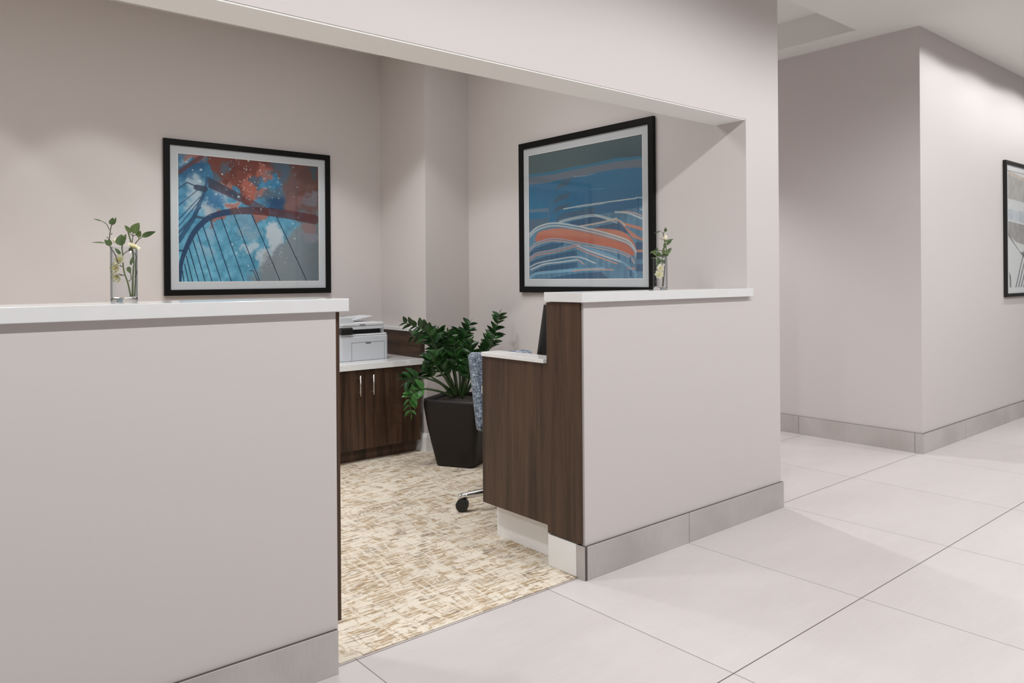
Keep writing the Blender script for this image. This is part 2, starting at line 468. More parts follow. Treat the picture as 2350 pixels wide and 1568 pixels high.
# ------------------------------------------------------------------ the setting
struct('floor', boxes((-5, 11, -5, 9, -0.1, 0)), M['floor'], 'pale pinkish grey large square tile floor of the hall', 'floor')
struct('carpet', boxes((-3, XR, 2.341, YB, 0.0005, 0.004)), M['carpet'], 'cream carpet with broken tan cross hatch behind the counter opening', 'carpet')
# front wall: header, right pier, right half wall, left half wall
bm = bmesh.new()
bm_prism(bm, [(-5, ZH), (XR, ZH), (XR, 0), (XE, 0), (XE, ZC), (-5, ZC)], 'y', Y0, Y0 + WT)
struct('wall_front', bm, M['wall'], 'pale greyish pink header and pier around the wide office opening', 'wall')
struct('wall_front_right', boxes((XJ, XR - 0.0002, Y0, PY, 0, ZL - TL - 0.0002)), M['wall'], 'low greyish pink half wall right of the office entrance', 'half wall')
struct('wall_front_left', boxes((-5, XLW, Y0, PY, 0, ZL - TL - 0.0002)), M['wall'], 'low greyish pink half wall left of the office entrance', 'half wall')
struct('trim_1', boxes((-5, XR - 0.001, Y0 + 0.003, Y0 + WT - 0.001, ZH - 0.006, ZH)), M['soffit'], 'off white painted soffit under the long header of the opening', 'soffit')
struct('wall_right', boxes((XR, XE, Y0 + WT, 9, 0, ZC)), M['wall'], 'office side wall behind the right picture and small vase', 'wall')
struct('wall_back', boxes((-3.1, XR, YB, YB + 0.15, 0, ZC)), M['wall'], 'office back wall behind the bridge picture', 'wall')
struct('wall_corner', boxes((XK, XR, YCOL, YB, 0, ZC)), M['wall'], 'boxed out column in the back corner of the office beside the cabinet', 'wall')
struct('wall_left', boxes((-3.1, -3, Y0 + WT, YB, 0, ZC)), M['wall'], 'left side wall of the office', 'wall')
struct('wall_hall', boxes((XC, 11, YC, 9, 0, ZC)), M['wall'], 'hall wall corner at the right with the black framed print', 'wall')
struct('wall_far', boxes((XE, XC, 8.85, 9, 0, ZC)), M['wall'], 'end wall of the side corridor', 'wall')
# ceiling with the tray recess over the corridor
TX0, TX1, TY0, TY1, TZ = 4.16, 5.58, 2.648, 8.2, 3.33
bm = boxes((-5, 11, -5, TY0, ZC, ZC + 0.3), (-5, TX0, TY0, 9, ZC, ZC + 0.3), (TX1, 11, TY0, 9, ZC, ZC + 0.3), (TX0, TX1, TY1, 9, ZC, ZC + 0.3), (TX0, TX1, TY0, TY1, TZ, ZC + 0.3))
bmesh.ops.remove_doubles(bm, verts=bm.verts, dist=1e-5)
struct('ceiling', bm, M['ceiling'], 'off white ceiling with a recessed tray over the side corridor', 'ceiling')

# tiled baseboards
HB, TB = 0.145, 0.012
M['grout'] = plain('dark_joint_shadow_line', (0.09, 0.075, 0.068), 0.8)  # real tile joints, and the shadow line painted above the tiles
def joints(name, label, segs, backs=()):
    root = None
    bm = bmesh.new()
    for s in segs: bm_box(bm, *s, bevel=0.0012, seg=1)
    # dark joint backing just behind the tile faces and a thin dark lip standing in for the shadow line on top
    for x0, x1, y0, y1 in backs: bm_box(bm, x0, x1, y0, y1, 0.0, HB + 0.0009, mi=1)
    return struct(name, bm, [M['tile_base'], M['grout']], label, 'baseboard')
g = 0.0025
joints('baseboard_left', 'grey tile baseboard along the left half wall', [(-0.52 + g, XLW - 0.004, Y0 - TB, Y0, 0, HB), (-1.412 + g, -0.52, Y0 - TB, Y0, 0, HB)], [(-1.4, XLW - 0.006, Y0 - TB + 0.0018, Y0 - 0.0002)])
joints('baseboard_front', 'grey tile baseboard along the right half wall and pier', [
    (XJ + 0.002, 3.048 - g / 2, Y0 - TB, Y0, 0, HB), (3.048 + g / 2, XE + TB, Y0 - TB, Y0, 0, HB), (XJ - TB, XJ - 0.0, Y0 - TB + 0.003, Y0 + 0.04, 0, HB), (XE, XE + TB, Y0 + 0.002, 8.8, 0, HB)], [(XJ + 0.003, XE + TB - 0.003, Y0 - TB + 0.0018, Y0 - 0.0002), (XJ - TB + 0.0018, XJ + 0.003, Y0 - TB + 0.0018, Y0 + 0.038)])
segs = [(XC - TB, XC - TB + TB, YC - TB + 0.002, 2.356, 0, HB), (XC - TB, XC, 2.356 + g, 3.269, 0, HB), (XC - TB, XC, 3.269 + g, 4.16, 0, HB), (XC - TB, XC, 4.16 + g, 8.8, 0, HB),
        (XC - TB + 0.003, 6.638, YC - TB, YC, 0, HB)]
for k in range(5): segs.append((6.638 + 0.896 * k + 0.005, 6.638 + 0.896 * (k + 1), YC - TB, YC, 0, HB))
joints('baseboard_right', 'grey tile baseboard around the hall wall corner', segs, [(XC - TB + 0.0018, XC - 0.0002, YC - TB + 0.003, 8.7), (XC - TB + 0.003, 11, YC - TB + 0.0018, YC - 0.0002)])
# office white baseboards
bm = bmesh.new()
pr = [(0, 0), (0.019, 0), (0.019, 0.112), (0.013, 0.126), (0.008, 0.138), (0, 0.138)]
bm_prism(bm, [(XK - a, z) for a, z in pr], 'y', YCOL - 0.019, YB)
bm_prism(bm, [(YCOL - a, z) for a, z in pr], 'x', XK + 0.0002, XR)
bm_prism(bm, [(XR - a, z) for a, z in pr], 'y', PY + 0.6, YCOL)
struct('baseboard_back', bm, M['trim_white'], 'white moulded baseboard around the office corner column', 'baseboard')
bm = bmesh.new()
bm_box(bm, XJ - 0.014, XJ, Y0 + 0.042, PY, 0.004, HB + 0.001, bevel=0.003)
struct('trim_2', bm, M['trim_white'], 'short white baseboard block on the end of the right half wall', 'trim')

# ------------------------------------------------------------------ counter ledges
def mesh_thing(name, label, cat, bm, mat, **k):
    return tag(obj(name, bm, mat, **k), label, cat)
mesh_thing('counter_ledge', 'long white quartz ledge capping the left half wall under the large vase', 'countertop',
           boxes((-4.9, 1.208, Y0 - 0.024, 2.545, ZL - TL, ZL), bevel=0.0018), M['quartz'])
bm = bmesh.new()
bm_prism(bm, [(2.303, Y0 - 0.024), (3.605, Y0 - 0.024), (3.605, Y0 - 0.0005), (XR - 0.0005, Y0 - 0.0005), (XR - 0.0005, 2.514), (2.303, 2.514)], 'z', ZL - TL, ZL, 0.0015, 2)
mesh_thing('counter_ledge', 'short white quartz ledge capping the right half wall under the small vase', 'countertop', bm, M['quartz'])

# end panel on the left half wall
mesh_thing('wall_end_panel', 'dark walnut panel covering the end of the left half wall', 'panel',
           boxes((XLW + 0.0005, 1.190, 2.310, PY, 0.163, ZL - TL - 0.003), bevel=0.001), M['wood'])

# ------------------------------------------------------------------ reception desk
d = thing('reception_desk', 'dark walnut desk end with white cap behind the right half wall', 'desk', (2.40, 2.75, 0))
def loc(bm, o):
    bmesh.ops.translate(bm, verts=bm.verts, vec=-Vector(o.location)); return bm
bm = bmesh.new()
bm_prism(bm, [(2.310, 0.153), (2.519, 0.153), (2.519, 0.187), (2.993, 0.187), (2.993, 0.917), (2.519, 0.917), (2.519, ZL - TL - 0.004), (2.310, ZL - TL - 0.004)], 'x', 2.320, XJ - 0.0005, 0.001, 1)
obj('end_panel', loc(bm, d), M['wood'], d)
bm = bmesh.new()
bm_prism(bm, [(2.301, 2.5195), (2.431, 2.5195), (2.431, 2.999), (2.325, 2.999), (2.301, 2.975)], 'z', 0.917, 0.935, 0.0012, 1)
tag(obj('cap', loc(bm, d), M['quartz'], d), 'white quartz cap')
obj('inner_panel', loc(boxes((XJ, 2.415, 2.521, 2.985, 0.19, 0.917)), d), M['wood'], d)
tag(obj('kick_board', loc(boxes((2.403, 2.420, 2.521, 2.985, 0.004, 0.155), (2.399, 2.420, 2.521, 2.987, 0.155, 0.172), bevel=0.0015), d), M['trim_white'], d), 'white recessed base')
tag(obj('worktop', loc(boxes((2.43, 3.579, 2.521, 3.14, 0.70, 0.74)), d), M['quartz'], d), 'white desk surface')
obj('modesty_panel', loc(boxes((2.43, 3.579, 2.523, 2.541, 0.004, 0.70)), d), M['wood'], d)

# monitor on the desk
mt = thing('computer_monitor', 'black computer monitor seen edge on behind the tall walnut panel', 'monitor', (2.80, 2.768, 0.7402))
def tilt(bm, ang, piv):
    bmesh.ops.rotate(bm, verts=bm.verts, cent=piv, matrix=Matrix.Rotation(ang, 3, 'X'))
    return bm
MT = R(12)
mz0, mz1 = 0.115, 0.440
bm = boxes((-0.275, 0.275, 0.035, 0.062, mz0, mz1), bevel=0.008, seg=3)
obj('screen_housing', tilt(bm, MT, (0, 0.05, mz0)), M['black_plastic'], mt)
bm = boxes((-0.262, 0.262, 0.0622, 0.0632, mz0 + 0.014, mz1 - 0.014))
obj('screen', tilt(bm, MT, (0, 0.05, mz0)), plain('screen_off', (0.004, 0.004, 0.005), 0.08), mt)
bm = boxes((-0.16, 0.16, 0.012, 0.038, mz0 + 0.03, mz1 - 0.08), bevel=0.008, seg=2)
obj('back_cover', tilt(bm, MT, (0, 0.05, mz0)), M['black_plastic'], mt)
obj('stand', boxes((-0.03, 0.03, -0.035, 0.012, 0.01, 0.24), (-0.12, 0.12, -0.09, 0.10, 0.0, 0.012), bevel=0.004), M['black_plastic'], mt)

# ------------------------------------------------------------------ storage cabinet with worktop
c = thing('storage_cabinet', 'dark walnut base cabinet with two doors under the printer', 'cabinet', (2.66, 5.1, 0.004))
CY = 4.796
obj('carcass', loc(boxes((2.195, 3.133, CY + 0.0195, YB - 0.001, 0.100, 0.662)), c), M['wood'], c)
obj('toe_kick', loc(boxes((2.195, 3.130, CY + 0.07, CY + 0.088, 0.0045, 0.100)), c), M['wood'], c)
for x0, x1, hx in ((2.664 + 0.002, 3.133, 2.722), (2.195, 2.664 - 0.002, 2.617)):
    dr = obj('door', loc(boxes((x0, x1, CY, CY + 0.019, 0.098, 0.660), bevel=0.001, seg=1), c), M['wood'], c)
    bm = bmesh.new()
    bm_tube(bm, [(hx, CY - 0.028, 0.478), (hx, CY - 0.028, 0.623)], 0.0052, 12)
    for z in (0.500, 0.601): bm_tube(bm, [(hx, CY - 0.028, z), (hx, CY + 0.001, z)], 0.0042, 10)
    h = obj('handle', loc(bm, c), M['steel'], dr, smooth=True); tag(h, 'steel bar handle')
mesh_thing('cabinet_worktop', 'white quartz worktop under the printer', 'countertop',
           boxes((2.180, XK - 0.001, CY - 0.022, YB - 0.001, 0.6625, 0.706), bevel=0.0018), M['quartz'])
s = thing('side_splash', 'low walnut upstand with white cap on the right end of the worktop', 'upstand', (3.155, 5.1, 0.706))
obj('panel', loc(boxes((3.135, XK - 0.001, CY, YB - 0.001, 0.7065, 0.902), bevel=0.001, seg=1), s), M['wood_h'], s)
tag(obj('cap', loc(boxes((3.120, XK - 0.001, CY - 0.014, YB - 0.001, 0.9025, 0.930), bevel=0.002), s), M['quartz'], s), 'white cap')

# ------------------------------------------------------------------ printer
p = thing('laser_printer', 'pale grey multifunction laser printer on the worktop', 'printer', (2.762, 4.96, 0.7065))
W = 0.197
# main body with rounded vertical front corners
def rounded_rect(x0, x1, y0, y1, r, n=5, corners=(1, 1, 1, 1)):
    pts = []
    for (cx_, cy_, a0, on) in ((x1 - r, y0 + r, -90, corners[0]), (x1 - r, y1 - r, 0, corners[1]), (x0 + r, y1 - r, 90, corners[2]), (x0 + r, y0 + r, 180, corners[3])):
        if not on:
            pts.append({-90: (x1, y0), 0: (x1, y1), 90: (x0, y1), 180: (x0, y0)}[a0]); continue
        for k in range(n + 1):
            a = R(a0 + 90 * k / n); pts.append((cx_ + r * math.cos(a), cy_ + r * math.sin(a)))
    return pts
bm = bmesh.new(); bm_prism(bm, rounded_rect(-W, W, 0, 0.36, 0.022), 'z', 0.0, 0.180, 0.006, 2)
body = obj('body', bm, M['printer'], p, smooth=False)
bm = bmesh.new(); bm_prism(bm, rounded_rect(-W + 0.004, W - 0.004, 0.004, 0.36, 0.022), 'z', 0.181, 0.194, 0.005, 2)
tag(obj('output_tray', bm, M['printer_light'], p), 'lighter top tray')
bm = bmesh.new()
x0, x1, z0, z1, q = -0.110, 0.161, 0.002, 0.133, 0.0012
for b_ in ((x0, x1, -0.0006, 0.001, z1 - q, z1 + q), (x0 - q, x0 + q, -0.0006, 0.001, z0, z1), (x1 - q, x1 + q, -0.0006, 0.001, z0, z1)): bm_box(bm, *b_)
tag(obj('front_flap_seam', bm, M['printer_grey'], p), 'dark seam of the front flap')
tag(obj('flap_grip', boxes((0.004, 0.047, -0.0012, 0.001, 0.121, 0.1325), bevel=0.0005, seg=1), M['printer_grey'], p), 'dark grip')
tag(obj('output_bay', boxes((-W + 0.012, W - 0.045, 0.05, 0.35, 0.194, 0.228)), M['black_plastic'], p), 'black paper output bay')
obj('side_post', boxes((W - 0.045, W - 0.022, 0.03, 0.35, 0.1945, 0.228), bevel=0.002), M['printer'], p)
bm = bmesh.new(); bm_prism(bm, [(-0.01, 0.196), (0.05, 0.205), (0.05, 0.236), (0.0, 0.2465), (-0.014, 0.236)], 'x', -W - 0.001, -0.105, 0.002, 1)
tag(obj('control_panel', bm, M['black_plastic'], p), 'black control panel')
bm = bmesh.new(); bm_prism(bm, rounded_rect(-W + 0.002, W - 0.038, 0.0, 0.35, 0.012), 'z', 0.2285, 0.255, 0.004, 2)
sc = obj('scanner_bed', bm, M['printer'], p)
bm = bmesh.new(); bm_prism(bm, rounded_rect(-W + 0.002, W - 0.036, -0.003, 0.352, 0.012), 'z', 0.256, 0.276, 0.004, 2)
lid = tag(obj('scanner_lid', bm, M['printer_light'], p), 'lighter lid')
tag(obj('lid_grip', boxes((-0.047, 0.0, -0.0045, -0.002, 0.259, 0.266)), M['printer_grey'], lid), 'dark grip')
bm = bmesh.new(); bm_prism(bm, [(-0.195, 0.276), (-0.075, 0.276), (-0.095, 0.300), (-0.110, 0.317), (-0.195, 0.321)], 'y', 0.01, 0.33, 0.004, 2)
obj('document_feeder', bm, M['printer'], p)
bm = bmesh.new()
bm_prism(bm, [(-0.11, 0.284), (-0.095, 0.279), (0.13, 0.315), (0.128, 0.320), (-0.1, 0.292)], 'y', 0.12, 0.31, 0.0012, 1)
obj('feeder_tray', bm, M['printer_light'], p)
bm = bmesh.new(); bm_prism(bm, [(-0.10, 0.293), (0.0, 0.309), (0.0, 0.322), (-0.085, 0.318)], 'y', 0.14, 0.155, 0.001, 1)
obj('paper_guide', bm, M['printer_light'], p)

# ------------------------------------------------------------------ planter with ZZ plant
random.seed(7)
PX, PYc, PROT = 3.17, 4.32, 61
pl = thing('potted_plant', 'glossy green ZZ plant in a dark brown tapered planter in the office corner', 'plant', (PX, PYc, 0.004), R(-PROT))
def frustum(levels, n=6):
    """levels: (half width, corner radius, z)"""
    rings = []
    for hw, r, z in levels:
        rings.append([(x, y, z) for x, y in rounded_rect(-hw, hw, -hw, hw, r, n)])
    return rings
def bm_rings(bm, rings, cap0=True, cap1=True):
    V = [[bm.verts.new(p) for p in r] for r in rings]
    for a, b in zip(V, V[1:]):
        n = len(a)
        for k in range(n): bm.faces.new((a[k], a[(k + 1) % n], b[(k + 1) % n], b[k]))
    if cap0: bm.faces.new(V[0][::-1])
    if cap1: bm.faces.new(V[-1])
PH = 0.468
bm = bmesh.new()
bm_rings(bm, frustum([(0.132, 0.03, 0.0), (0.145, 0.04, 0.008), (0.172, 0.045, 0.15), (0.198, 0.05, 0.30), (0.214, 0.055, 0.42), (0.215, 0.057, 0.445), (0.212, 0.055, PH), (0.200, 0.05, PH + 0.001), (0.190, 0.05, PH - 0.02), (0.188, 0.05, PH - 0.05), (0.0001, 0.00005, PH - 0.055)]), True, True)
obj('planter', bm, M['planter'], pl, smooth=True)
bm = bmesh.new()
G = 26
vs = [[None] * (G + 1) for _ in range(G + 1)]
for i in range(G + 1):
    for j in range(G + 1):
        x = -1 + 2 * i / G; y = -1 + 2 * j / G
        rr = min(1, math.hypot(x, y))
        vs[i][j] = bm.verts.new((x * 0.183 * (1 - 0.06 * abs(x * y)), y * 0.183 * (1 - 0.06 * abs(x * y)), PH - 0.028 + 0.03 * (1 - rr) + random.uniform(-0.006, 0.006)))
for i in range(G):
    for j in range(G): bm.faces.new((vs[i][j], vs[i + 1][j], vs[i + 1][j + 1], vs[i][j + 1]))
tag(obj('soil', bm, M['soil'], pl), 'brown dried moss')

def bm_leaf(bm, base, d, up, L, Wd, droop=0.15, fold=0.25, n=6, tip=0.0):
    d = Vector(d).normalized(); up = Vector(up)
    side = d.cross(up)
    if side.length < 1e-4: side = d.cross(Vector((1, 0, 0)))
    side.normalize(); nrm = side.cross(d).normalized()
    base = Vector(base)
    rows = []
    for k in range(n + 1):
        t = k / n
        wv = Wd * 0.5 * (math.sin(math.pi * min(1, t ** 0.8)) ** 0.75) * (1 - 0.25 * t)
        if k in (0, n): wv = 0
        c_ = base + d * (L * t) - nrm * (droop * L * t * t)
        if wv == 0: rows.append((bm.verts.new(c_),))
        else: rows.append((bm.verts.new(c_ - side * wv + nrm * wv * fold), bm.verts.new(c_ - side * wv * 0.5 + nrm * wv * fold * 0.3), bm.verts.new(c_), bm.verts.new(c_ + side * wv * 0.5 + nrm * wv * fold * 0.3), bm.verts.new(c_ + side * wv + nrm * wv * fold)))
    for a, b in zip(rows, rows[1:]):
        if len(a) == 1:
            for k in range(4): bm.faces.new((a[0], b[k + 1], b[k]))
        elif len(b) == 1:
            for k in range(4): bm.faces.new((a[k], a[k + 1], b[0]))
        else:
            for k in range(4): bm.faces.new((a[k], a[k + 1], b[k + 1], b[k]))

RV = _R.copy(); FV = _F.copy()
def plocal(a, dpt, z):
    """a: metres to the right of the pot centre as seen from the hall, dpt: metres away, z: above the carpet"""
    v = RV * a + FV * dpt
    c_, s_ = math.cos(R(PROT)), math.sin(R(PROT))
    return Vector((v.x * c_ - v.y * s_, v.x * s_ + v.y * c_, z))
# stems: control points (a, depth, z)
PU = 1061
def px(u, v):   # spot on the plant given where it shows beside the pot, at the pot's distance
    return ((u - PU) * 5.348 / 1741.4, 1.3 - (v - 638) * 5.348 / 1741.4)
STEMS = [
    ([(1045, 905, 0), (1030, 850, -.05), (1003, 790, -.10), (985, 757, -.14), (937, 735, -.17)], 0.052, 12, 1),
    ([(1040, 905, 0), (1025, 860, .0), (1000, 805, .03), (978, 778, .05), (942, 772, .06)], 0.05, 10, 0),
    ([(1040, 908, -.04), (1018, 878, -.09), (985, 862, -.13), (955, 860, -.16), (940, 868, -.18)], 0.062, 4, 1),
    ([(1042, 908, -.05), (1010, 892, -.10), (972, 885, -.15), (950, 900, -.18), (952, 938, -.19)], 0.05, 9, 2),
    ([(1062, 905, .02), (1068, 850, .03), (1064, 790, .04), (1080, 742, .05)], 0.055, 13, 0),
    ([(1050, 905, .02), (1040, 850, .03), (1022, 795, .02), (1010, 758, .0)], 0.055, 12, 0),
    ([(1052, 905, -.02), (1046, 850, -.04), (1035, 800, -.06), (1032, 762, -.08)], 0.056, 12, 0),
    ([(1055, 905, .04), (1055, 850, .06), (1050, 795, .08), (1052, 762, .09)], 0.055, 12, 0),
    ([(1066, 905, -.03), (1080, 860, -.07), (1084, 820, -.10), (1086, 785, -.12)], 0.055, 11, 0),
    ([(1068, 905, .03), (1100, 850, .05), (1128, 790, .06), (1140, 755, .07), (1148, 722, .08)], 0.052, 11, 0),
    ([(1045, 905, .05), (1020, 845, .1), (995, 790, .12), (1000, 760, .13)], 0.05, 11, 0),
    ([(1048, 905, -.06), (1025, 860, -.12), (1005, 830, -.16), (1000, 812, -.18)], 0.066, 6, 0),
    ([(1050, 905, -.05), (1038, 865, -.09), (1018, 838, -.12), (1008, 800, -.13)], 0.06, 8, 0),
    ([(1060, 905, .05), (1062, 850, .1), (1068, 800, .14), (1062, 770, .15)], 0.055, 11, 0),
    ([(1058, 905, -.05), (1058, 860, -.09), (1052, 820, -.12), (1046, 785, -.14)], 0.06, 10, 0),
    ([(1045, 905, .02), (1015, 880, .0), (990, 862, -.02), (975, 850, -.03)], 0.065, 5, 0),
    ([(1070, 905, .06), (1095, 860, .1), (1110, 820, .13), (1118, 790, .15)], 0.05, 9, 0),
    ([(1062, 908, -.07), (1072, 870, -.12), (1080, 845, -.15), (1078, 815, -.17)], 0.055, 9, 0),
]
for pts, ll, nl, kind in STEMS:
    cp = []
    for u, v, dd in pts:
        a, z = px(u, v); cp.append(plocal(a, dd, z))
    cv = smooth_curve(cp, 10)
    bm = bmesh.new()
    n = len(cv)
    bm_tube(bm, cv, [0.0085 * (1 - 0.75 * i / (n - 1)) + 0.001 for i in range(n)], 7)
    st = obj('stem', bm, M['stem_green'], pl, smooth=True)
    bm = bmesh.new()
    start = 0.42 if kind != 1 else 0.5
    if ll > 0.06: start = 0.6
    tot = max(4, int(round(nl * 0.85)))
    for k in range(tot):
        t = start + (1 - start) * (k + 0.5) / tot
        i = min(n - 2, int(t * (n - 1)))
        q_ = cv[i]; dirv = (cv[i + 1] - cv[i]).normalized()
        hz = dirv.cross(plocal(0, 1, 0) - plocal(0, 0, 0))
        if hz.length < 0.1: hz = dirv.cross(Vector((0, 0, 1)))
        hz.normalize()
        for sgn in (-1, 1):
            jit = Vector((random.uniform(-.25, .25), random.uniform(-.25, .25), random.uniform(-.15, .25)))
            dd = dirv * 0.62 + hz * sgn * 0.8 + jit
            upn = dirv.cross(hz) * sgn
            upn = Vector((0, 0, 1)) * 0.7 + upn * 0.5 * random.choice((-1, 1)) + jit
            L = ll * 1.36 * random.uniform(0.85, 1.2) * (1.25 - 0.45 * (k / tot))
            bm_leaf(bm, q_, dd, upn, L, L * 0.62, droop=random.uniform(0.05, 0.25), fold=0.3)
    bm_leaf(bm, cv[-1], cv[-1] - cv[-3], Vector((0, 0, 1)), ll * 0.8, ll * 0.3)
    obj('leaves', bm, M['leaf2'] if kind == 2 else M['leaf'], st, smooth=True)

# ------------------------------------------------------------------ office chair
ch = thing('office_chair', 'blue grey tweed office chair with chrome base tucked behind the walnut desk', 'chair', (2.85, 3.265, 0.004), R(-16))
def cushion(sx, sy, sz, r, bend=0.0, seg=4, sub=8):
    bm = bmesh.new()
    bm_box(bm, -sx / 2, sx / 2, -sy / 2, sy / 2, 0, sz)
    bmesh.ops.subdivide_edges(bm, edges=[e for e in bm.edges if abs((e.verts[0].co - e.verts[1].co).x) > sx * .9], cuts=sub)
    bmesh.ops.subdivide_edges(bm, edges=[e for e in bm.edges if abs((e.verts[0].co - e.verts[1].co).z) > sz * .9], cuts=sub)
    for v in bm.verts: v.co.y -= bend * (v.co.x / (sx / 2)) ** 2
    sharp = [e for e in bm.edges if len(e.link_faces) == 2 and e.calc_face_angle() > 1.0]
    bmesh.ops.bevel(bm, geom=sharp, offset=r, segments=seg, profile=0.5, affect='EDGES')
    return bm
bm = cushion(0.41, 0.078, 0.47, 0.028, bend=0.045)
for v in bm.verts: v.co.x *= 0.93 + 0.07 * v.co.z / 0.47
bmesh.ops.rotate(bm, verts=bm.verts, cent=(0, 0, 0), matrix=Matrix.Rotation(R(-13), 3, 'X'))
bmesh.ops.translate(bm, verts=bm.verts, vec=(-0.015, 0.285, 0.385))
obj('backrest', bm, M['tweed'], ch, smooth=True)
bm = cushion(0.42, 0.40, 0.09, 0.03, bend=0)
bmesh.ops.translate(bm, verts=bm.verts, vec=(0.03, 0.03, 0.40))
obj('seat', bm, M['tweed'], ch, smooth=True)
bm = boxes((-0.14, 0.14, -0.12, 0.16, 0.365, 0.40), bevel=0.008)
obj('seat_plate', bm, M['black_plastic'], ch)
bm = bmesh.new(); bm_lathe(bm, [(0.0, 0.07), (0.032, 0.07), (0.032, 0.22), (0.017, 0.225), (0.017, 0.366), (0.0, 0.366)], 20)
obj('gas_lift', bm, M['black_plastic'], ch, smooth=False)
bm = bmesh.new(); bm_lathe(bm, [(0.0, 0.065), (0.045, 0.065), (0.048, 0.10), (0.036, 0.13), (0.0, 0.13)], 24)
obj('hub', bm, M['chrome'], ch, smooth=True)
# caster at world (2.496,3.427): angle from chair centre
ang0 = math.atan2(3.427 - 3.265, 2.496 - 2.85) - R(-16)
rad = math.hypot(3.427 - 3.265, 2.496 - 2.85)
for k in range(5):
    a = ang0 + k * 2 * math.pi / 5
    dx, dy = math.cos(a), math.sin(a)
    bm = bmesh.new()
    bm_tube(bm, [(dx * r_, dy * r_, z_) for r_, z_ in ((0.03, 0.103), (rad * .5, 0.102), (rad * .9, 0.086), (rad + 0.004, 0.080))], [0.026, 0.0225, 0.0175, 0.0155], 16)
    bm_lathe(bm, [(0.0, 0.062), (0.014, 0.062), (0.0155, 0.084), (0.010, 0.093), (0.0, 0.095)], 16, (dx * rad, dy * rad, 0))
    lg = tag(obj('leg', bm, M['chrome'], ch, smooth=True), 'chrome leg')
    bm = bmesh.new()
    # twin wheel and hood
    ca = a + R(70)
    ax = Vector((math.cos(ca), math.sin(ca), 0)); c0 = Vector((dx * rad, dy * rad, 0.0355)) + Vector((-math.sin(ca), math.cos(ca), 0)) * 0.012
    bm_tube(bm, [c0 - ax * 0.024, c0 - ax * 0.022, c0 - ax * 0.006, c0 - ax * 0.004], [0.028, 0.0350, 0.0350, 0.028], 30)
    bm_tube(bm, [c0 + ax * 0.004, c0 + ax * 0.006, c0 + ax * 0.022, c0 + ax * 0.024], [0.028, 0.0350, 0.0350, 0.028], 30)
    bm_tube(bm, [c0 - ax * 0.005, c0 + ax * 0.005], 0.027, 20)
    bm_tube(bm, [(dx * rad, dy * rad, 0.03), (dx * rad, dy * rad, 0.045), (dx * rad, dy * rad, 0.066)], [0.020, 0.021, 0.012], 16)
    tag(obj('caster', bm, M['black_plastic'], lg, smooth=False), 'black twin wheel caster')

# ------------------------------------------------------------------ vases and flower stems
def vase(name, label, x, y):
    t_ = 0.0025; r = 0.0355; H = 0.162
    o = thing(name, label, 'vase', (x, y, ZL + 0.0004))
    bm = bmesh.new()
    bm_lathe(bm, [(r, 0.0172), (r, H - 0.001), (r - 0.0008, H), (r - t_ + 0.0005, H), (r - t_, H - 0.001), (r - t_, 0.0172)], 64)
    obj('glass_wall', bm, M['glass_wall'], o, smooth=True)
    bm = bmesh.new()
    bm_lathe(bm, [(0.0, 0.0), (r - 0.003, 0.0), (r - 0.0008, 0.0012), (r, 0.004), (r, 0.0170), (r - 0.006, 0.0168), (0.0, 0.0155)], 64)
    tag(obj('glass_base', bm, M['glass'], o, smooth=True), 'thick clear base')
    return o
vase('glass_vase', 'clear cylinder glass vase on the left ledge', 0.556, 2.405)
vase('glass_vase', 'clear cylinder glass vase on the right ledge', 2.985, 2.405)

